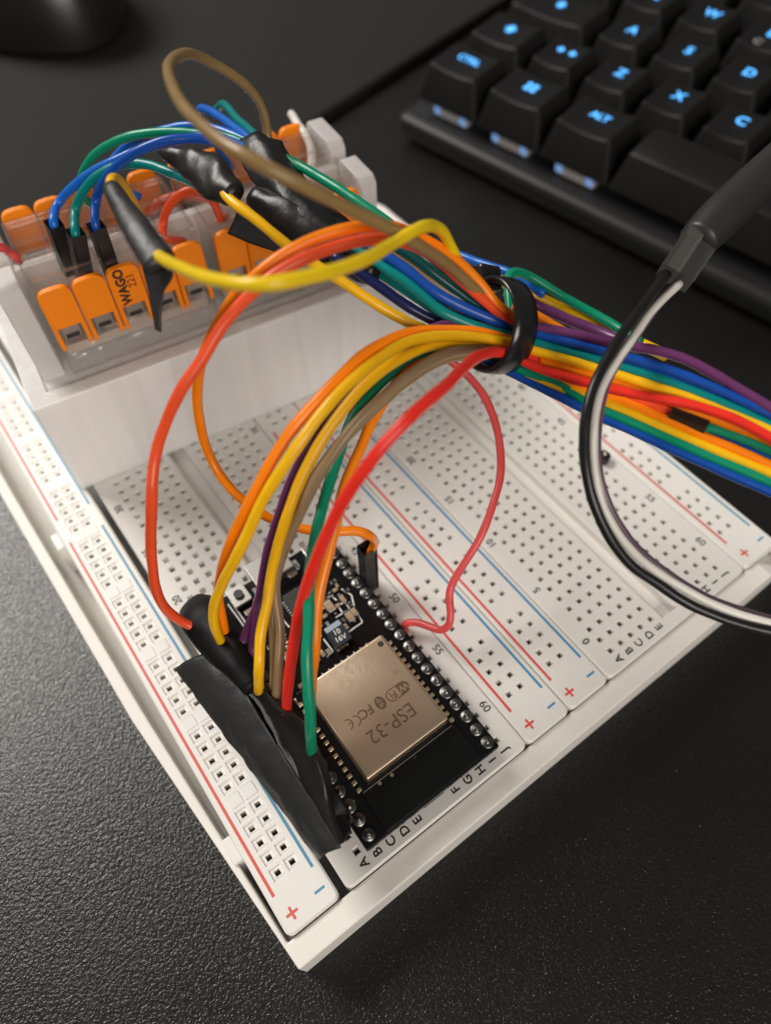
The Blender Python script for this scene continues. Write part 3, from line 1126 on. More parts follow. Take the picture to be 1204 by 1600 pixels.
# base block with a sunk well on top
bv, bf = [], []
o4 = [(0, 0), (HLEN, 0), (HLEN, HDEP), (0, HDEP)]
i4 = [(3.4, 3.4), (HLEN - 3.4, 3.4), (HLEN - 3.4, HDEP - 3.4), (3.4, HDEP - 3.4)]
for (L, z) in ((o4, 0), (o4, HH), (i4, HH), (i4, HH - 0.9)):
    bv += [(x, y, z) for x, y in L]
for k in range(3):
    for i in range(4):
        j = (i + 1) % 4
        bf.append((k * 4 + i, k * 4 + j, k * 4 + 4 + j, k * 4 + 4 + i))
bf += [(12, 13, 14, 15), (3, 2, 1, 0)]
mi = []
for f in bf:
    zz = [bv[i][2] for i in f]
    mi.append(1 if min(zz) > 20 else 0)
hm = mesh(bv, bf, 'base', mi)
bevel_mesh(hm, 0.35, 2)
link('base_block', hm, ['clear_print', 'clear_print_top'], holder)
for (a0_, a1_) in ((3.6, 7.6), (70.8, 74.2)):
    for (q0, q1, pz) in ((7.2, 16.6, 0.0), (20.0, 31.0, 0.9)):
        pr = [(q0, HH - 2.6), (q1, HH - 2.6), (q1, 40.8 + pz), (q1 - 0.8, 41.6 + pz), (q0 + 1.3, 41.6 + pz), (q0, 40.3 + pz)]
        link('end_prong', bevel_mesh(prism(pr, 'x', a0_, a1_), 0.3, 2), 'frosted', holder)
    box('end_wall', (a0_ + 0.2, a1_ - 0.2, 16.6, 20.0, HH - 2.6, 36.5), 'frosted', holder, 0.2)
box('divider', (7.6, 70.8, 16.9, 19.0, HH - 2.58, 39.5), 'frosted', holder, 0.2)


def lever_mesh():
    """one lever, local: x across (centre 0), y depth (front face at -1.2), z up from 0; rounded free end on top"""
    w, arm, z0, zw, zt_ = 2.82, 0.80, 0.0, 4.9, 13.2
    pts = [(-w, z0 + 0.4), (-w + arm * 0.5, z0), (-w + arm, z0 + 0.5), (-w + arm, zw), (w - arm, zw), (w - arm, z0 + 0.5), (w - arm * 0.5, z0), (w, z0 + 0.4), (w, zt_ - 2.2)]
    for k in range(1, 10):
        a = math.pi * k / 10
        pts.append((w * math.copysign(abs(math.cos(a)) ** 0.55, math.cos(a)), zt_ - 2.2 + 2.2 * math.sin(a) ** 0.8))
    pts.append((-w, zt_ - 2.2))
    me = prism(pts, 'y', -1.25, 0.0)
    # gentle bow: the free end leans outward
    for v in me.vertices:
        z = v.co.z / MM
        v.co.y -= (0.55 * max(0, (z - 4) / 9) ** 2) * MM
    bevel_mesh(me, 0.18, 2)
    return me


LEV = lever_mesh()
LEV.materials.append(MATS['orange_lever'])
LP = 5.87
HOUSE = {}


def housing_mesh():
    """clear body: profile in (depth y, height z), five poles wide, with ribs and wire mouths"""
    mb = MB()
    L = 5 * LP + 0.35
    prof = [(8.3, 0.0), (0.0, 0.0), (-1.6, 0.8), (-1.9, 4.6), (-0.2, 6.6), (0.1, 8.2), (0.1, 19.6), (0.7, 20.2), (7.7, 20.2), (8.3, 19.6)]
    n = len(prof)
    for i in range(n):
        (p, z), (q, y) = prof[i], prof[(i + 1) % n]
        mb.face([(0, p, z), (L, p, z), (L, q, y), (0, q, y)])
    mb.face([(0, p, z) for p, z in prof][::-1])
    mb.face([(L, p, z) for p, z in prof])
    # ribs between poles, on the front and over the mouth
    for k in range(6):
        x = 0.175 + k * LP
        for (b0, b1_, z0, z1) in ((-0.75, 0.02, 7.5, 20.6), (0.4, 8.0, 20.2, 21.0)):
            v, f = box_vf(x - 0.2, x + 0.2, b0, b1_, z0, z1)
            for g in f:
                mb.face([v[i] for i in g])
    for (b0, b1_) in ((0.45, 0.85), (7.5, 7.9)):
        v, f = box_vf(0.4, L - 0.4, b0, b1_, 20.25, 20.95)
        for g in f:
            mb.face([v[i] for i in g])
    v, f = box_vf(0.1, L - 0.1, -2.25, -1.75, 1.6, 2.3)
    for g in f:
        mb.face([v[i] for i in g])
    me = mesh(mb.v, mb.f)
    bm = bmesh.new()
    bm.from_mesh(me)
    bmesh.ops.recalc_face_normals(bm, faces=bm.faces)
    bm.to_mesh(me)
    bm.free()
    bevel_mesh(me, 0.15, 1)
    me.materials.append(MATS['clear_plastic'])
    return me


HOUSE_ME = housing_mesh()
CAGE = mesh(*box_vf(-1.75, 1.75, -0.35, 0.05, 8.0, 11.6))
bevel_mesh(CAGE, 0.25, 1)
CAGE.materials.append(mat('cage', (0.34, 0.29, 0.26), 0.3, 0.7))
SLOT = mesh(*box_vf(-1.2, 1.2, -0.42, -0.30, 8.3, 9.2))
SLOT.materials.append(MATS['ink'])
CLAMP = mesh(*box_vf(-1.5, 1.5, 3.0, 6.0, 5.0, 13.5))
bevel_mesh(CLAMP, 0.5, 1)
CLAMP.materials.append(mat('clamp', (0.62, 0.55, 0.50), 0.35, 0.6))
BUSBAR = mesh(*box_vf(0.8, 5 * LP - 0.5, 3.0, 5.2, 2.2, 4.2))
BUSBAR.materials.append(mat('busbar', (0.72, 0.62, 0.54), 0.35, 0.5))


def lever_connector(a, b, flip, label, printed=None, group='clear lever connectors in the printed holder'):
    t = thing('lever_connector', label, 'connector', (0, 0, 0), group)
    zb = HH - 2.6 + 0.05
    L = 5 * LP + 0.35
    if flip:
        M = HM @ T(a + L, b, zb) @ Matrix.Rotation(math.pi, 4, 'Z')
    else:
        M = HM @ T(a, b, zb)
    t.matrix_world = M
    link('clear_housing', HOUSE_ME, None, t)
    link('busbar', BUSBAR, None, t)
    for k in range(5):
        x = 0.175 + (k + 0.5) * LP
        l = link('lever', LEV, None, t)
        l.location = Vector((x, -0.35 - (0.5 if flip else 0), 8.2 if flip else 6.6)) * MM
        c = link('contact_window', CAGE, None, t)
        c.location = Vector((x, 0, 0)) * MM
        s = link('test_slot', SLOT, None, c)
        q = link('spring_clamp', CLAMP, None, t)
        q.location = Vector((x, 0, 0)) * MM
        if printed == k:
            for (tx, sz, dx, dz, bo) in (('WAGO', 2.35, -0.75, 9.2, 0.10), ('221', 2.0, 1.0, 10.0, 0.0)):
                me = text_mesh(tx, sz, bo).copy()
                me.materials.clear()
                w = link('printed_text', me, 'lever_ink', l)
                yy = -1.28 - 0.55 * ((dz - 4) / 9) ** 2 - 0.11
                tilt = math.atan(2 * 0.55 * (dz - 4) / 81)
                w.matrix_basis = T(dx, yy, dz) @ Matrix.Rotation(math.pi / 2 + tilt, 4, 'X') @ Matrix.Rotation(math.pi / 2, 4, 'Z')
    return t


lever_connector(8.8, 8.2, False, 'front lever connector with five orange levers and black lettering on its middle lever', 2)
lever_connector(40.4, 8.2, False, 'front lever connector half hidden behind the black tape and yellow wires')
lever_connector(8.8, 27.8, True, 'rear lever connector behind the three black plugs of blue and teal wires')
lever_connector(40.4, 27.8, True, 'rear lever connector beside the white wire at the holder end')

# ================================================================== KEYBOARD
KX = Vector((0.153, -0.988, 0)).normalized()
KU = 19.05
tilt = math.radians(8.2)
KY = Vector((0.988 * math.cos(tilt), 0.153 * math.cos(tilt), math.sin(tilt)))
KY = (KY - KX * KY.dot(KX)).normalized()
KZ = KX.cross(KY)
zc = Vector((174.3, 118.8, 17.8))
K0 = zc - KX * (2.75 * KU) - KY * (1.0 * KU)      # top centre of row 0 at unit 0
KM = Matrix(((KX.x, KY.x, KZ.x, K0.x * MM), (KX.y, KY.y, KZ.y, K0.y * MM), (KX.z, KY.z, KZ.z, K0.z * MM), (0, 0, 0, 1)))
kb = thing('keyboard', 'black mechanical keyboard with glowing blue legends', 'keyboard')
kb.matrix_world = KM
PLZ = -15.5
cm = mesh(*box_vf(-6.0, 260, -13.8, 112, PLZ - 8.0, PLZ))
bevel_mesh(cm, 3.0, 4)
link('case', cm, 'keyboard_case', kb)
box('key_plate', (-2.5, 256, -10.6, 108, PLZ - 1.0, PLZ + 0.25), 'plate', kb)
cf = mesh(*box_vf(8, 250, 95, 108, PLZ - 18, PLZ - 7))
link('rear_foot', cf, 'plate', kb)


def keycap_mesh(w, d=1.0):
    bw, bd = w * KU - 0.9, d * KU - 0.9
    tw, td = bw - 5.6, bd - 5.0
    mb = MB()
    n = 8
    top = []
    for i in range(n + 1):
        row = []
        for j in range(n + 1):
            x = -tw / 2 + tw * i / n
            y = -td / 2 + td * j / n + 1.0
            z = -0.9 * (1 - (2 * (i / n) - 1) ** 2) if w < 2 else 0.7 * (1 - (2 * j / n - 1) ** 2) - 0.7
            row.append((x, y, z))
        top.append(row)
    for i in range(n):
        for j in range(n):
            mb.face([top[i][j], top[i + 1][j], top[i + 1][j + 1], top[i][j + 1]])
    ring = [top[i][0] for i in range(n)] + [top[n][j] for j in range(n)] + [top[i][n] for i in range(n, 0, -1)] + [top[0][j] for j in range(n, 0, -1)]
    for k in range(len(ring)):
        p, q = ring[k], ring[(k + 1) % len(ring)]
        sc = lambda r: (r[0] * bw / tw, (r[1] - 1.0) * bd / td, -10.2)
        mb.face([q, p, sc(p), sc(q)])
    me = mesh(mb.v, mb.f)
    bevel_mesh(me, 0.5, 2)
    me.materials.append(MATS['keycap'])
    return me


KC = {}
SW = mesh(*box_vf(-6.6, 6.6, -7.0, 7.0, PLZ + 0.25, -9.4))
bevel_mesh(SW, 0.8, 2)
SW.materials.append(MATS['switch_housing'])
LED = mesh(*box_vf(-1.2, 1.2, -7.35, -6.9, PLZ + 1.2, PLZ + 4.2))
bevel_mesh(LED, 0.3, 1)
LED.materials.append(MATS['switch_led'])
rows = [
    (0, [(1.25, 'CTRL'), (1.25, 'WIN'), (1.25, 'ALT'), (6.25, '')]),
    (1, [(1.25, 'SHIFT'), (1, '<>'), (1, 'Z'), (1, 'X'), (1, 'C'), (1, 'V'), (1, 'B')]),
    (2, [(1.75, 'CAPS'), (1, 'A'), (1, 'S'), (1, 'D'), (1, 'F'), (1, 'G')]),
    (3, [(1.5, 'TAB'), (1, 'Q'), (1, 'W'), (1, 'E'), (1, 'R'), (1, 'T')]),
    (4, [(1, '^'), (1, '1'), (1, '2'), (1, '3'), (1, '4'), (1, '5')]),
]


def square_marks(parts):
    vs, fs = [], []
    for (x0, x1, y0, y1) in parts:
        i = len(vs)
        vs += [(x0, y0, 0), (x1, y0, 0), (x1, y1, 0), (x0, y1, 0)]
        fs.append((i, i + 1, i + 2, i + 3))
    return mesh(vs, fs)


for (r, ks) in rows:
    x = 0.0
    for (w, s) in ks:
        if w not in KC:
            KC[w] = keycap_mesh(w)
        k = link('keycap', KC[w], None, kb, True)
        cx = (x + w / 2) * KU
        k.location = Vector((cx, r * KU, 0)) * MM
        tz = -0.55 if w < 2 else 0.05
        if s == 'WIN':
            g = 0.25
            me = square_marks([(-1.9, -g, -1.7, -g), (g, 1.9, -1.7, -g), (-1.9, -g, g, 1.7), (g, 1.9, g, 1.7)])
            xf(me, T(0, 2.2, tz))
            link('legend', me, 'legend', k)
        elif s == 'SHIFT':
            me = mesh([(0, 4.6, tz), (-2.2, 2.4, tz), (-1, 2.4, tz), (-1, 0.8, tz), (1, 0.8, tz), (1, 2.4, tz), (2.2, 2.4, tz)], [tuple(range(7))])
            link('legend', me, 'legend', k)
        elif s == '<>':
            for sx in (-2.1, 2.1):
                me = mesh([(sx - 1.3, 2.4, tz), (sx, 1.1, tz), (sx + 1.3, 2.4, tz), (sx, 3.7, tz)], [(0, 1, 2, 3)])
                link('legend', me, 'legend', k)
        elif s == 'CAPS':
            me = mesh([(0, 4.0, tz), (-1.8, 1.8, tz), (-0.9, 1.8, tz), (-0.9, 0.6, tz), (0.9, 0.6, tz), (0.9, 1.8, tz), (1.8, 1.8, tz)], [tuple(range(7))])
            link('legend', me, 'legend', k)
        elif s and s != 'TAB':
            big = len(s) == 1
            me = text_mesh(s, 4.7 if big else 3.4, 0.10).copy()
            me.materials.clear()
            xf(me, T(0, 2.3, tz))
            link('legend', me, 'legend', k)
            if s == 'E':
                m3 = text_mesh('C', 3.6, 0.1).copy()
                m3.materials.clear()
                xf(m3, T(-1.2, -3.0, tz))
                link('side_legend', m3, 'legend_unlit', k)
        if r <= 1:
            sw = link('switch', SW, None, kb)
            sw.location = Vector((cx, r * KU, 0)) * MM
            for sx in (-5.3, 5.3):
                ld = link('switch_light', LED, None, sw)
                ld.location = Vector((sx, 0, 0)) * MM
        x += w

# ================================================================== TAPE
def sheet_object(name, grid, thick, m, noise_amp, noise_scale, label=None, cat='tape', parent=None, seed=0):
    """crumpled thin sheet through a grid of points (rows x cols), given real thickness"""
    g = np.array(grid, float)
    R_, Cn = g.shape[:2]
    # refine by Catmull-Rom in both directions
    def refine(arr, k):
        n_ = len(arr)
        t = np.linspace(0, n_ - 1, (n_ - 1) * k + 1)
        o = []
        for q in t:
            i = min(int(q), n_ - 2)
            f = q - i
            p0, p1, p2, p3 = arr[max(i - 1, 0)], arr[i], arr[i + 1], arr[min(i + 2, n_ - 1)]
            o.append(0.5 * ((2 * p1) + (-p0 + p2) * f + (2 * p0 - 5 * p1 + 4 * p2 - p3) * f * f + (-p0 + 3 * p1 - 3 * p2 + p3) * f ** 3))
        return np.array(o)
    g = refine(g, 5)
    g = np.swapaxes(refine(np.swapaxes(g, 0, 1), 5), 0, 1)
    A, B_ = g.shape[:2]
    vs = g.reshape(-1, 3).copy()
    for i, v in enumerate(vs):
        q = Vector(v) * noise_scale + Vector((seed * 7.1, 0, 0))
        vs[i] += np.array(noise.noise_vector(q)) * noise_amp + np.array(noise.noise_vector(q * 2.7)) * noise_amp * 0.35
    fs = [(i * B_ + j, i * B_ + j + 1, (i + 1) * B_ + j + 1, (i + 1) * B_ + j) for i in range(A - 1) for j in range(B_ - 1)]
    me = mesh(vs, fs)
    bm = bmesh.new()
    bm.from_mesh(me)
    bmesh.ops.recalc_face_normals(bm, faces=bm.faces)
    bmesh.ops.solidify(bm, geom=bm.faces[:], thickness=thick * MM)
    bm.to_mesh(me)
    bm.free()
    o = link(name, me, m, parent, True)
    if label:
        tag(o, label, cat)
    return o


def tape_tube(pts, widths, heights, label, m='tape', amp=0.35, sc=0.35, twist=0.0, seed=1, sides=20, parent=None, name='tape_wrap', side_vec=None):
    C = catmull(path(pts), 10)
    Tn, N, B = frames(C)
    n_ = len(C)
    vs, fs = [], []
    # cross-section: wide axis kept facing the camera sideways
    for i in range(n_):
        t = i / (n_ - 1)
        view = C[i] - CC
        view /= np.linalg.norm(view)
        wv = np.cross(Tn[i], view)
        wv /= np.linalg.norm(wv)
        hv = np.cross(Tn[i], wv)
        w = np.interp(t, np.linspace(0, 1, len(widths)), widths)
        h = np.interp(t, np.linspace(0, 1, len(heights)), heights)
        tw = twist * t
        for k in range(sides):
            a = 2 * math.pi * k / sides
            x, y = w * math.cos(a), h * math.sin(a)
            p = C[i] + wv * (x * math.cos(tw) - y * math.sin(tw)) + hv * (x * math.sin(tw) + y * math.cos(tw))
            q = Vector(p) * sc + Vector((seed * 3.3, 0, 0))
            p = p + np.array(noise.noise_vector(q)) * amp + np.array(noise.noise_vector(q * 2.5)) * amp * 0.4
            vs.append(p)
    for i in range(n_ - 1):
        for k in range(sides):
            k2 = (k + 1) % sides
            fs.append((i * sides + k, i * sides + k2, (i + 1) * sides + k2, (i + 1) * sides + k))
    fs.append(tuple(range(sides))[::-1])
    fs.append(tuple((n_ - 1) * sides + k for k in range(sides)))
    o = link(name, mesh(vs, fs), m, parent, True)
    if label:
        tag(o, label, 'tape')
    return o


tp = thing('tape_wrap', 'long folded black tape over the plugs along the circuit board', 'tape')
# flat outer band: stuck to itself, sticking out over the power rail
L_ = []
for k in range(9):
    t = k / 8
    lo = at(272 + (497 - 272) * t, 1045 + (1343 - 1045) * t, 8.5)
    hi = at(341 + (531 - 341) * t, 1012 + (1324 - 1012) * t, 13.5 + 0.8 * math.sin(3.1 * t))
    L_.append([tuple(lo), tuple(lo.lerp(hi, 0.28) + Vector((-0.3, 0, 0.7))), tuple(lo.lerp(hi, 0.62) + Vector((-0.3, 0, 0.8))), tuple(hi)])
sheet_object('outer_band', L_, 0.3, 'tape', 0.22, 0.42, parent=tp, seed=2)
# second leaf: rises from the fold and wraps the wires
L_ = []
for (f, m_, l, zl) in [((338, 1014), (338, 1004), (338, 996), 16.0), ((362, 1042), (372, 1036), (382, 1032), 17.8), ((386, 1078), (398, 1072), (410, 1072), 19.5), ((412, 1118), (428, 1108), (440, 1108), 20.0),
                       ((436, 1165), (456, 1146), (470, 1132), 19.6), ((464, 1214), (482, 1196), (494, 1184), 18.0), ((490, 1262), (505, 1246), (512, 1232), 15.5), ((515, 1302), (526, 1288), (530, 1276), 12.5), ((528, 1326), (538, 1316), (542, 1308), 10.5)]:
    p0 = at(f[0], f[1], 12.8)
    p3 = at(l[0], l[1], zl)
    p1 = at(m_[0], m_[1], (12.8 + zl) / 2 + 1.2)
    p4 = p3 + Vector((0.9, 0.2, -2.2))
    L_.append([tuple(p0), tuple(p0.lerp(p1, 0.5) + Vector((-0.35, 0, 0.5))), tuple(p1), tuple(p3), tuple(p4)])
sheet_object('inner_leaf', L_, 0.25, 'tape_gloss', 0.28, 0.30, parent=tp, seed=5)
L_ = []
for (u, z1) in [(2.0, 9.0), (10.0, 11.4), (18.0, 13.0), (26.0, 13.5), (34.0, 13.5), (40.0, 13.2), (44.5, 13.0)]:
    L_.append([(-2.2, u, 8.0), (-0.6, u, 7.6), (1.5, u, 8.5), (1.75, u, (8.5 + z1) / 2), (1.5, u, z1)])
sheet_object('back_leaf', L_, 0.25, 'tape_gloss', 0.15, 0.25, parent=tp, seed=6)
tape_tube([(302, 946, 119), (316, 962, 116), (335, 985, 113.5), (356, 1012, 111), (378, 1045, 108), (396, 1075, 106)], (2.6, 3.8, 3.8, 3.3, 2.5, 1.6), (1.6, 2.4, 2.6, 2.4, 2.0, 1.2), None, 'tape_dark', 0.2, 0.3, seed=11, parent=tp, name='rolled_end')  # near-black colour paints the shade in the opening of the rolled tape

# tape pieces at the lever connectors
tape_tube([(176, 296, 92), (196, 330, 89), (222, 370, 86), (250, 412, 84)], (1.15, 1.5, 1.8, 2.0), (1.1, 1.2, 1.2, 1.0), 'black tape sleeve round the bent yellow wire, nearest the camera', 'tape', 0.15, 0.3, seed=3)
sheet_object('tape_tail', [[tuple(atd(205, 355, 88.0)), tuple(atd(232, 380, 86.6)), tuple(atd(268, 420, 84.5))],
                           [tuple(atd(218, 405, 88.5)), tuple(atd(242, 425, 87.0)), tuple(atd(266, 436, 85.5))],
                           [tuple(atd(231, 455, 89.0)), tuple(atd(244, 460, 88.0)), tuple(atd(252, 462, 87.5))],
                           [tuple(atd(242, 515, 90.0)), tuple(atd(246, 517, 89.6)), tuple(atd(249, 519, 89.3))]], 0.3, 'tape', 0.12, 0.3, 'pointed black tape tail hanging in front of the orange levers', 'tape', seed=4)
tape_tube([(250, 238, 108), (285, 250, 106), (325, 272, 103), (368, 308, 100)], (0.4, 2.2, 3.0, 1.7), (0.3, 1.0, 1.4, 1.2), 'glossy black tape lump beneath the blue wires', 'tape_gloss', 0.45, 0.3, seed=6)
bt = thing('tape_wrap', 'big black tape wrap round the wires under the brown wire', 'tape')
tape_tube([(400, 232, 114), (430, 275, 110), (470, 322, 107), (530, 372, 105), (600, 420, 103)], (2.0, 3.2, 3.0, 2.8, 2.0), (0.8, 1.2, 1.4, 1.4, 1.1), None, 'tape_dark', 0.5, 0.3, seed=7, parent=bt, name='wrapped_core')
L_ = []
for (a_, b_2, c_, d_) in [((362, 224), (402, 204), (441, 222), 112.0), ((383, 262), (427, 246), (470, 266), 108.8), ((412, 305), (452, 292), (500, 306), 106.4),
                          ((446, 345), (492, 334), (545, 346), 104.6), ((490, 382), (536, 372), (585, 386), 103.4), ((545, 415), (578, 408), (615, 420), 102.4)]:
    L_.append([tuple(atd(a_[0], a_[1], d_ + 1.2)), tuple(atd((a_[0] + b_2[0]) / 2, (a_[1] + b_2[1]) / 2, d_ - 1.0)), tuple(atd(b_2[0], b_2[1], d_ - 1.6)), tuple(atd((c_[0] + b_2[0]) / 2, (c_[1] + b_2[1]) / 2, d_ - 0.9)), tuple(atd(c_[0], c_[1], d_ + 1.4))])
sheet_object('outer_sheet', L_, 0.25, 'tape_fold', 0.42, 0.34, parent=bt, seed=13)
tape_tube([(395, 305, 108), (450, 340, 106), (520, 385, 104), (585, 430, 103)], (1.5, 3.0, 3.0, 1.6), (1.2, 2.0, 2.0, 1.2), 'dark tape bundle below the big tape wrap', 'tape_gloss', 0.4, 0.3, seed=8)
sheet_object('tape_flap', [[tuple(atd(374, 326, 121)), tuple(atd(420, 350, 119)), tuple(atd(478, 378, 117))],
                           [tuple(atd(366, 346, 121.5)), tuple(atd(410, 368, 119.5)), tuple(atd(462, 388, 117.5))],
                           [tuple(atd(356, 366, 122)), tuple(atd(400, 384, 120)), tuple(atd(446, 398, 118))]], 0.3, 'tape_dark', 0.1, 0.3, 'flat black tape flap lying against the right orange levers', 'tape', seed=10)

# ================================================================== WIRES
A14 = lambda i: (0.0, i * P_, 0.02)
UPV = (0, 0, 1)
G1 = 'wires rising from the circuit board to the black ring'


def esp_end(i):
    return [((0.0, i * P_, 0.03), UPV, 9.5)]


RING = 100
wire('orange_red', 'orange-red wire in the tall loop left of the circuit board', [('w', 0, 45.7, 11), (322, 986, 'z15'), (292, 975, 113), (262.5, 955, 110), (244, 922, 105), (237.5, 882, 101), (236, 832, 97), (237.5, 766, 93), (242.5, 716, 92), (259, 659, 90), (282, 610, 88), (315, 562, 87), (345, 512, 86), (380, 470, 85), (420, 436, 84), (462, 410, 84), (510, 389, 85), (560, 376, 86), (605, 374, 88), (650, 386, 91), (690, 410, 94), (730, 446, 97), (772, 484, 100), (815, 516, 102)], ends=[((0, 45.7, 0.03), UPV, 9.0)])
wire('orange', 'orange wire beside the tall red loop, ending in a black plug on the breadboard', [('w', 27.94, 35.5, 11), (584, 852, 'z14.5'), (576, 836, 114), (557, 829, 113), (520, 831, 112), (475, 827, 112), (419, 809, 112), (389, 788, 112), (365, 769, 112), (342, 739, 112), (322, 699, 110), (311, 650, 106), (309, 600, 101), (317, 556, 96), (340, 505, 91), (372, 458, 88), (410, 422, 86), (452, 393, 85.5), (502, 370, 86), (553, 357, 87), (590, 355, 88.5), (621, 357, 90), (654, 370, 92), (700, 397, 95), (747, 440, 98), (778, 478, 100), (820, 508, 102)], ends=[((27.94, 35.56, 0.03), UPV, 14)])
wire('orange', 'orange wire on the outside of the arch from the circuit board', [('w', 0, 40.6, 11), (352, 1000, 'z15'), (343, 940, 106), (344, 905, 102), (355, 862, 97), (377, 812, 93), (400, 766, 90), (433, 706, 88), (466, 659, 87), (500, 620, 87), (533, 586, 88), (566, 556, 89.5), (599, 536, 91.5), (633, 522, 94), (666, 517, 96), (715, 517, 98.5), (755, 521, 100), (800, 530, 101.5)], ends=esp_end(16))
wire('yellow', 'yellow wire next to the orange one in the arch from the circuit board', [('w', 0, 38.1, 11), (351, 1010, 'z15'), (336, 981, 106), (334, 951, 103), (347, 914, 99), (370, 869, 94), (393, 820, 91), (410, 782, 89), (443, 731, 87), (473, 687, 86), (506, 642, 86), (540, 603, 87), (573, 573, 88.5), (606, 550, 90.5), (639, 534, 93), (672, 526, 95), (716, 525, 97.5), (752, 528, 99), (800, 537, 101)], ends=esp_end(15))
wire('purple', 'purple wire nearest the left in the arch, between yellow wires', [('w', 0, 33, 11), (372, 1034, 'z16'), (381, 1000, 110), (398, 955, 107), (411, 902, 104), (422, 850, 101), (440, 792, 98), (453, 759, 97), (473, 716, 95.5), (493, 679, 95), (522, 636, 95), (560, 595, 95.5), (610, 558, 96.5), (660, 522, 98), (700, 508, 99.5), (760, 513, 101), (800, 522, 102)], ends=esp_end(13))
wire('purple', 'second purple wire close behind the first, leaning into the tape', [('w', 0, 30.5, 11), (391, 1062, 'z17'), (394, 1022, 109), (401, 972, 107), (412, 915, 105.5), (424, 862, 103.5), (443, 798, 101), (458, 762, 100), (480, 718, 98.5), (500, 684, 98), (530, 640, 98), (570, 598, 98.5), (620, 560, 99.5), (690, 524, 101), (750, 522, 102.5)], ends=esp_end(12))
wire('yellow', 'yellow wire in front of the purple wires, dropping into the tape', [('w', 0.2, 26, 12), (404, 1078, 'z18'), (404, 1041, 100), (407.5, 992, 100), (417, 947, 99), (422.5, 905, 98), (434, 855, 96), (450, 805, 94), (463, 766, 93), (483, 722, 92), (510, 676, 91.5), (543, 630, 91.5), (573, 598, 92), (612, 569, 93.5), (649, 548, 95.5), (686, 537, 97.5), (740, 538, 100), (790, 546, 102)], ends=esp_end(10))
wire('tan', 'tan brown wire curving in front of the serial chip', [('w', 0.6, 22, 12), (430, 1092, 'z18'), (434, 1037, 101), (436, 985, 100.5), (430, 929, 99.5), (434, 890, 98), (449, 845, 96), (470, 796, 94), (496, 746, 92), (523, 706, 91), (549, 669, 90.5), (586, 632, 91), (626, 594, 92.5), (666, 567, 94.5), (699, 552, 96.5), (732, 546, 98.5), (780, 548, 101)], ends=esp_end(9))
wire('brown', 'brown wire running close beside the tan wire', [('w', 0.6, 24, 12), (427, 1085, 'z17.5'), (429, 1030, 103), (427, 975, 103), (423, 925, 102), (436, 860, 99.5), (462, 800, 97), (490, 750, 95.5), (518, 708, 94.5), (548, 672, 94), (590, 633, 94.5), (632, 597, 96), (674, 571, 98), (715, 556, 100), (770, 554, 102.5)])
wire('green', 'green wire from the near end of the tape to the black ring', [('w', 0.6, 8, 11), (488, 1180, 'z16'), (486, 1135, 94), (482, 1079, 92), (479, 1022, 91), (482, 970, 91.5), (483, 915, 92), (489, 850, 93), (503, 792, 94), (513, 756, 94.5), (526, 719, 95), (543, 669, 95.5), (556, 643, 96), (580, 613, 96.5), (606, 586, 97.5), (632, 564, 99), (680, 548, 101), (760, 552, 103)], ends=esp_end(3))
wire('orange', 'orange wire hanging behind the green wire over the circuit board', [('w', 1.0, 13, 12), (486, 1080, 'z18'), (491, 1022, 98), (494, 985, 97), (499, 929, 96), (512, 870, 95.5), (523, 820, 95.5), (533, 776, 95.5), (546, 739, 96), (563, 699, 96.5), (579, 660, 97), (596, 633, 97.5), (626, 586, 99), (648, 562, 100), (690, 548, 101.5), (760, 556, 103)], ends=esp_end(5))
wire('red', 'bright red wire crossing in front of the arch, nearest the camera', [('w', 0.8, 17.8, 12), (447, 1114, 'z18'), (452, 1052, 98), (460, 1000, 96), (467, 955, 93.5), (485, 899, 89), (507, 845, 85), (530, 792, 82), (566, 739, 79), (606, 689, 77.5), (652, 640, 78), (692, 606, 82), (722, 577, 87), (742, 559, 91), (757, 553, 94), (775, 551, 97), (800, 556, 99.5), (840, 566, 101)], ends=esp_end(7))
wire('pink', 'pinkish red solid wire looping over the middle power rails', [('w', 28.0, 24.4, -1.5), (633, 974, 'z2.6'), (650, 972, 'z3.4'), (673, 980, 'z4.4'), (689, 985, 'z5.2'), (701, 977, 'z6.5'), (703, 958, 'z8'), (701, 932, 'z9.5'), (706, 912, 'z11'), (726, 879, 'z14'), (749, 842, 'z17'), (769, 789, 'z20'), (781, 743, 'z22'), (781, 699, 'z24'), (773, 660, 'z26'), (756, 620, 'z28'), (729, 587, 'z30'), (700, 562, 'z32'), (670, 545, 'z33')], r=0.69)
box('header_strip', (-1.25, 1.25, 3.2, 5.8, 0.03, 13.6), 'black_plastic', None, 0.2).name = 'plug_housing'
tag(bpy.data.objects['plug_housing'], 'bare black plug at the near end of the folded tape', 'plug')

G2 = 'wires plugged into the lever connectors'
D1, D2, D3 = hw(17.2, 13.5, 40), hw(20.2, 11.5, 38.5), hw(24.6, 12.5, 39.2)


def dup_top(px, py, z):
    return at(px, py, z)


def plug(pxb, pyb, zb, pxt, pyt, zt_):
    b, t = at(pxb, pyb, zb), at(pxt, pyt, zt_)
    d = (t - b).normalized()
    return (tuple(t - d * 11.0), tuple(d), 11.0), tuple(t)


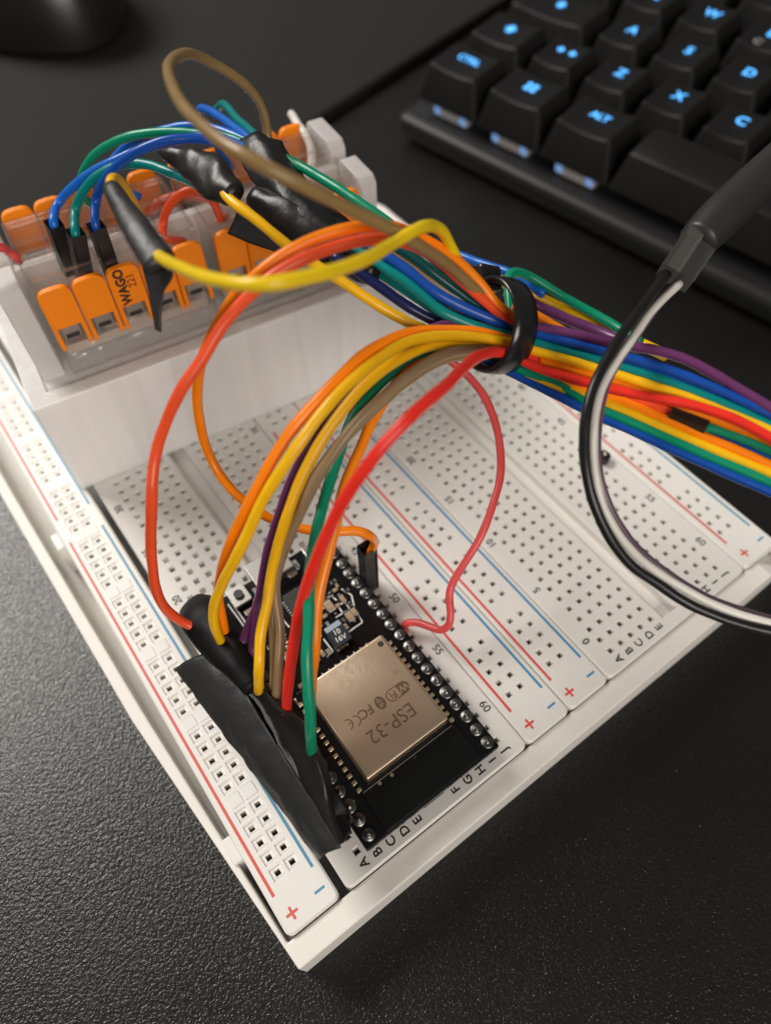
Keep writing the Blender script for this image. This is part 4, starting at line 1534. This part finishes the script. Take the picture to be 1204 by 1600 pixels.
e1_, t1_ = plug(98, 388, 42.0, 84, 348, 47.5)
e2_, t2_ = plug(128, 410, 41.5, 118, 362, 47.5)
e3_, t3_ = plug(166, 398, 42.0, 150, 352, 48.0)
wire('bright_blue', 'blue wire in the leftmost black plug on the lever connectors', [('w', *(Vector(t1_) - Vector(e1_[1]) * 2)), ('w', *t1_), (91, 320, 123), (115, 293, 121), (145, 269, 119), (175, 255, 117), (205, 241, 116), (240, 227, 115), (304, 214, 113), (345, 216, 112), (400, 240, 111)], ends=[e1_])
wire('teal', 'teal wire in the middle one of three black plugs', [('w', *(Vector(t2_) - Vector(e2_[1]) * 2)), ('w', *t2_), (118, 330, 121), (128, 303, 119), (148, 279, 117), (175, 263, 115.5), (202, 256, 114.5), (236, 259, 113.5), (270, 273, 112), (300, 286, 109), (330, 300, 106)], ends=[e2_])
wire('blue', 'dark blue wire in the rightmost of three black plugs', [('w', *(Vector(t3_) - Vector(e3_[1]) * 2)), ('w', *t3_), (150, 313, 119), (162, 283, 115), (186, 256, 112), (216, 236, 110), (253, 222, 109), (304, 217, 109), (344, 224, 109), (400, 250, 109)], ends=[e3_])
wire('green', 'green wire arching over the blue wires at the rear row', [hw_ for hw_ in [('w', *hw(25, 23, 42)), (126, 300, 128), (128, 276, 126), (135, 259, 124.5), (152, 239, 122.5), (186, 219, 120), (219, 210, 118.5), (270, 207, 117), (321, 209, 115.5), (360, 215, 114), (410, 240, 112)]])
wire('bright_blue', 'blue wire arching behind the green wire at the rear row', [('w', *hw(33, 23, 42)), (165, 280, 128), (185, 240, 126), (225, 212, 123), (270, 200, 121), (304, 196, 119.5), (330, 200, 118), (370, 214, 116), (410, 235, 114)])
wire('bright_blue', 'short blue wire rising steeply beside the brown loop', [('w', *hw(52, 26, 40)), (318, 190, 134), (312, 172, 131), (322, 171, 128), (344, 182, 124), (371, 203, 119), (400, 225, 115)])
wire('teal', 'short teal wire end sticking up between blue and brown wires', [(335, 175, 134), (346, 164, 131), (354, 166, 128), (371, 185, 124), (393, 206, 119), (415, 228, 115)])
wire('brown', 'long brown wire looping high above the lever connectors', [(420, 222, 118), (416, 200, 117), (410, 172, 114), (393, 143, 110), (365, 118, 106), (330, 98, 102), (300, 86, 98), (276, 90, 93), (264, 108, 88.5), (269, 132, 84.5), (286, 165, 80), (315, 195, 76), (352, 226, 73), (401, 254, 71.5), (469, 288, 73), (536, 321, 77), (604, 355, 82), (637, 372, 85), (672, 394, 89), (709, 422, 94), (734, 446, 97), (759, 468, 99.5), (790, 492, 102)])
wire('lime_yellow', 'thick-looking yellow wire sweeping across in front of the red loop', [(240, 395, 86), (263, 408, 81), (304, 426, 75), (338, 436, 71.5), (371, 443, 69.5), (401, 444, 68.5), (435, 442, 68.5), (469, 436, 69.5), (519, 424, 72), (570, 404, 76), (621, 375, 82), (650, 359, 84), (674, 354, 88), (690, 362, 91), (702, 382, 94), (712, 403, 96), (735, 440, 100), (775, 480, 103)])
wire('yellow', 'yellow wire bent over the top of the tape sleeve', [(185, 320, 92), (176, 298, 92), (174, 284, 93), (182, 280, 96), (195, 291, 100), (206, 312, 106), (216, 335, 113), ('w', *hw(28.6, 12.3, 41))])
wire('yellow', 'yellow wire leaving the glossy tape lump toward the black ring', [(345, 296, 101), (364, 316, 99), (401, 343, 98), (445, 380, 97.5), (492, 414, 97.5), (536, 441, 98), (587, 475, 99), (621, 495, 100), (654, 511, 101), (710, 530, 103), (780, 545, 104)])
wire('orange_red', 'red wire bent in a small arch over the front connectors', [('w', *hw(36.6, 12.3, 38)), (256, 372, 'z41'), (255, 349, 128), (262, 325, 125.5), (280, 305, 124), (300, 298, 123.5), (322, 305, 124), (337, 322, 126), (344, 342, 129), ('w', *hw(45.2, 12.3, 40))])
wire('orange_red', 'red wire arch at the rear connectors behind the small red arch', [('w', *hw(36, 23, 40)), (236, 334, 141), (247, 318, 139), (268, 307, 138), (300, 304, 138), (326, 312, 139), ('w', *hw(48, 23, 41))])
wire('pink', 'short red wire at the left end of the lever connectors', [('w', *hw(-4, 15, 50)), (0, 386, 'z46'), (12, 392, 'z44'), (24, 400, 'z42.8'), (30, 408, 'z41')])
wire('white', 'short white wire standing up beside the holder end prong', [(455, 178, 150), (459, 184, 148.5), (466, 196, 147), (477, 210, 146), (485, 228, 145.5), (487, 250, 145.5), (486, 275, 146), ('w', *hw(66.5, 12.3, 40))], r=0.85)
wire('green', 'green wire emerging right of the big tape wrap', [(440, 245, 112), (475, 263, 109), (502, 280, 107.5), (536, 300, 105.5), (570, 323, 104), (604, 347, 103), (640, 376, 102), (690, 415, 102), (740, 460, 103), (790, 500, 105)])
wire('white', 'white cable running behind the far end of the holder', [('w', 84, 150, -2), (585, 322, 'z0.9'), (612, 340, 'z0.9'), (640, 362, 'z0.9'), (672, 388, 'z0.9'), ('w', 98, 85, 1.0)], r=1.1)
# straight bundle between tape and ring
wire('blue', 'blue wire at the top of the straight bundle left of the ring', [(560, 372, 100), (612, 405, 99), (642, 427, 98.5), (672, 452, 98.5), (709, 473, 99), (747, 490, 100), (784, 505, 101), (815, 515, 102)])
wire('teal', 'teal wire below the blue one in the straight bundle', [(555, 385, 101), (605, 422, 99.5), (635, 442, 99), (660, 462, 99), (690, 487, 99), (722, 502, 99.5), (759, 515, 100.5), (800, 526, 101.5)])
wire('navy', 'navy wire at the lower edge of the straight bundle over the holder', [(520, 400, 102), (567, 430, 101), (597, 450, 101), (635, 477, 101), (680, 503, 102), (740, 522, 103)])
wire('dark_teal', 'dark teal wire under the brown wire left of the ring', [(600, 372, 101), (640, 398, 100), (672, 422, 100), (709, 451, 101), (734, 470, 102), (790, 505, 104)])
wire('tan', 'tan wire between blue and dark teal wires left of the ring', [(600, 390, 102), (635, 412, 101), (668, 437, 101), (700, 458, 101.5), (740, 478, 102.5), (790, 508, 104)])
wire('black', 'black wire along the dark side of the bundle under the tan wire', [(590, 385, 104), (640, 412, 103), (690, 448, 103), (740, 480, 104), (790, 510, 105)])
wire('teal', 'second teal wire lying deeper in the straight bundle', [(590, 425, 104), (640, 456, 103), (690, 490, 103), (750, 516, 104)])
wire('navy', 'second navy wire hidden low under the blue wire', [(590, 412, 104), (640, 442, 103), (700, 480, 103), (760, 505, 104)])

# ribbon right of the ring
def rib(color, label, pts, d0=101.5, d1=93.0, off=0.0, **k):
    out = []
    for (x, y) in pts:
        t = (x - 790) / 414.0
        out.append((x, y, d0 + (d1 - d0) * t + off))
    k.setdefault('r', 0.67)
    return wire(color, label, out, **k)


G3 = 'flat rainbow ribbon wires right of the black ring'
rib('purple', 'purple wire on the upper edge of the rainbow ribbon', [(780, 492), (815, 505), (845, 511), (880, 518), (947, 534), (1014, 545), (1068, 561), (1122, 588), (1176, 620), (1225, 652), (1290, 695)], group=G3)
rib('blue', 'upper blue wire of the rainbow ribbon, under the purple one', [(780, 503), (815, 515), (845, 523), (880, 532), (947, 550), (1014, 568), (1068, 586), (1122, 610), (1176, 636), (1225, 660), (1290, 700)], off=0.3, group=G3)
rib('blue', 'second blue wire of the rainbow ribbon, above the teal one', [(880, 540), (947, 558), (1014, 579), (1068, 598), (1122, 620), (1176, 643), (1225, 666), (1290, 705)], off=1.0, group=G3)
rib('teal', 'teal wire of the rainbow ribbon above the yellow one', [(780, 518), (815, 530), (845, 538), (880, 548), (947, 567), (1014, 588), (1068, 606), (1122, 629), (1176, 652), (1225, 676), (1290, 715)], off=0.6, group=G3)
rib('yellow', 'upper yellow wire of the rainbow ribbon, above the red one', [(780, 534), (815, 544), (845, 552), (880, 561), (920, 573), (961, 585), (1041, 609), (1095, 629), (1149, 650), (1204, 674), (1290, 715)], off=0.2, group=G3)
rib('orange', 'upper orange wire of the ribbon, running under the red one', [(780, 545), (815, 556), (845, 565), (880, 574), (947, 594), (1001, 610), (1068, 636), (1122, 658), (1204, 690), (1290, 735)], off=0.8, group=G3)
rib('red', 'red wire crossing the middle of the rainbow ribbon', [(800, 556), (840, 575), (880, 588), (947, 607), (1014, 620), (1082, 633), (1136, 652), (1176, 671), (1225, 700), (1290, 745)], off=-1.2, group=G3)
rib('orange_red', 'short dull red wire under the bright red one in the ribbon gap', [(850, 580), (920, 604), (988, 622), (1041, 642), (1070, 652)], off=1.2, ends=())
rib('tan', 'pale tan wire between red and green wires right of the ring', [(800, 566), (840, 582), (870, 593), (896, 603), (930, 614), (980, 630)], off=1.4)
rib('orange', 'lower orange wire of the rainbow ribbon', [(800, 570), (850, 591), (900, 608), (934, 614), (974, 627), (1041, 655), (1122, 691), (1204, 727), (1290, 765)], off=0.9, group=G3)
rib('yellow', 'lower yellow wire of the rainbow ribbon', [(800, 573), (850, 596), (900, 614), (934, 625), (974, 641), (1041, 670), (1122, 706), (1204, 741), (1290, 778)], off=0.7, group=G3)
rib('green', 'lower green wire of the ribbon beside the bottom blue one', [(742, 540), (770, 556), (800, 571), (835, 587), (880, 606), (934, 637), (974, 654), (1041, 684), (1122, 721), (1204, 755), (1290, 792)], off=0.6, group=G3)
rib('blue', 'blue wire on the bottom edge of the rainbow ribbon', [(738, 547), (766, 564), (795, 580), (830, 597), (880, 622), (934, 650), (974, 668), (1041, 698), (1122, 735), (1204, 769), (1290, 805)], off=0.8, group=G3)
rib('green', 'green wire leaving a black plug inside the ribbon gap', [(1060, 655), (1084, 663), (1136, 677), (1204, 703), (1290, 745)], off=1.0, ends=[(tuple(atd(1046, 645, 97.6)), tuple(Vector(atd(1086, 662, 96.6)) - Vector(atd(1046, 645, 97.6))), 5.0)])
rib('bright_blue', 'pale blue wire below the green one in the ribbon gap', [(1090, 676), (1136, 692), (1204, 717), (1290, 757)], off=2.4)
# wires behind the ring
wire('green', 'green wire folded in a hairpin behind the ring', [(798, 500, 112), (794, 457, 113), (792, 436, 114), (800, 426, 115), (822, 430, 117), (860, 452, 118), (900, 475, 118), (950, 503, 116), (1000, 535, 112)])
wire('yellow', 'yellow wire running straight behind the ribbon', [(777, 437, 118), (809, 450, 119), (860, 473, 120), (885, 485, 120), (961, 520, 118), (996, 534, 116), (1040, 556, 112)], r=0.9)
wire('purple', 'dark purple wire behind the ribbon, under the yellow one', [(790, 455, 117), (830, 474, 118), (860, 488, 118), (900, 505, 117), (945, 522, 115), (1000, 546, 110)], r=0.9)
wire('orange', 'orange wire peeking out right of the ring', [(800, 478, 107), (817, 484, 107), (840, 495, 107), (862, 508, 107), (900, 530, 106)])
wire('bright_blue', 'blue wire far behind the ring', [(690, 392, 128), (714, 398, 126), (745, 410, 124), (772, 418, 122), (800, 428, 120), (850, 460, 118)])

# ring (cable clip) round the bundle
ring = thing('cable_tie', 'glossy black ring clip round the wire bundle', 'cable tie')
rc = atd(776, 509, 101.2)
ax = Vector(CR.T @ np.array([0.84, -0.05, 0.54])).normalized()
sx_ = ax.cross(Vector(CR[2])).normalized()
sy_ = ax.cross(sx_)
rv, rf = [], []
NR, prof = 48, [(-2.1, 0.0), (-1.9, 0.4), (-0.8, 0.5), (0.8, 0.5), (1.9, 0.4), (2.1, 0.0), (1.6, -0.4), (-1.6, -0.4)]
for i in range(NR):
    a = 2 * math.pi * i / NR
    for (p, q) in prof:
        rr = 5.95 + q
        rv.append(tuple(rc + ax * p + (sx_ * math.cos(a) * 1.04 + sy_ * math.sin(a) * 0.96) * rr))
for i in range(NR):
    for k in range(len(prof)):
        k2 = (k + 1) % len(prof)
        j = (i + 1) % NR
        rf.append((i * 8 + k, i * 8 + k2, j * 8 + k2, j * 8 + k))
rm = mesh(rv, rf)
bm = bmesh.new(); bm.from_mesh(rm); bmesh.ops.recalc_face_normals(bm, faces=bm.faces); bm.to_mesh(rm); bm.free()
link('band', rm, 'zip', ring, True)
hc_ = atd(757, 437, 102.5)
hm_ = mesh(*box_vf(-1.9, 1.9, -1.8, 1.8, -1.6, 1.6))
bevel_mesh(hm_, 0.5, 2)
xf(hm_, Matrix(((ax.x, sx_.x, sy_.x, hc_.x * MM), (ax.y, sx_.y, sy_.y, hc_.y * MM), (ax.z, sx_.z, sy_.z, hc_.z * MM), (0, 0, 0, 1))))
link('lock_head', hm_, 'zip', ring)

# black and white pair hanging from the upper right
pc1 = [(1041, 428, 99), (1009, 470, 96), (972, 521, 93), (944, 567, 91), (921, 622, 89.5), (912, 691, 89.5), (917, 751, 90), (935, 806, 91), (967, 861, 92.5), (993, 889, 93.5), (1035, 917, 94.5), (1077, 943, 95), (1139, 970, 95), (1204, 987, 94.5), (1280, 1000, 94)]
pc2 = [(1060, 443, 100), (1020, 482, 97), (990, 525, 94), (963, 563, 92), (939, 606, 90.6), (927, 659, 90), (925, 705, 90), (930, 752, 90.5), (946, 802, 91.5), (974, 847, 92.8), (1003, 877, 94), (1056, 914, 95), (1119, 948, 95.5), (1204, 974, 95), (1280, 988, 94.5)]
cd = (at(1, 1) - at(1, 1))
hb1, hb2 = atd(1041, 428, 99), atd(1064, 441, 100)
ht1, ht2 = atd(1082, 366, 102.5), atd(1106, 380, 103.5)
wire('black', 'black wire of the pair hanging from the upper right cable', pc1, r=0.69, ends=[(tuple(hb1), tuple(ht1 - hb1), 9.5, 'black_plastic_sheen')])
wire('white', 'white wire of the pair hanging from the upper right cable', pc2, r=0.60, ends=[(tuple(hb2), tuple(ht2 - hb2), 9.5, 'black_plastic_sheen')])
wire('dull_purple', 'dusky purple wire behind the hanging white wire', [(x + 7, y - 5, d + 1.6) for (x, y, d) in pc2[1:]], r=0.55)
cab = link('sleeved_cable', tube_mesh(catmull(path([(1088, 378, 103), (1118, 346, 104), (1150, 315, 105), (1184, 283, 106), (1225, 246, 107), (1290, 188, 109)]), 10), 3.0, 24, lambda t: 2.75 + 0.35 * min(1, t * 6)), 'rubber', None, True)
tag(cab, 'thick black sleeved cable entering at the upper right', 'cable')
# small black stub in a breadboard hole
q = at(940, 719, 0)
st = thing('pin_stub', 'tiny black stub stuck in the second breadboard', 'pin')
link('stub', tube_mesh([(q.x, q.y, -0.5), (q.x, q.y, 0.9), (q.x, q.y, 1.6)], 1.45, 9), 'black_plastic', st)
link('pin', tube_mesh([(q.x, q.y, 1.4), (q.x + .1, q.y, 2.3)], 0.35, 8), 'pin_metal', st, True)

# dust and crumbs on the desk
dv_, df_ = [], []
for k in range(170):
    if k < 120:
        x, y = random.uniform(-75, -24), random.uniform(-30, 150)
    else:
        x, y = random.uniform(0, 120), random.uniform(-75, -14)
    r0 = random.uniform(0.05, 0.13) if k % 17 else random.uniform(0.18, 0.30)
    a0_ = random.uniform(0, 3)
    i0 = len(dv_)
    for j in range(5):
        a = a0_ + j * 1.2566
        dv_.append((x + r0 * math.cos(a) * random.uniform(.6, 1.6), y + r0 * math.sin(a) * random.uniform(.6, 1.3), DESK_Z + 0.03))
    dv_.append((x, y, DESK_Z + 0.05 + r0 * 0.7))
    for j in range(5):
        df_.append((i0 + j, i0 + (j + 1) % 5, i0 + 5))
mat('dust', (0.17, 0.165, 0.155), 0.9)
tag(link('dust', mesh(dv_, df_), 'dust'), 'fine pale dust specks scattered on the desk', 'dust', None, 'stuff')
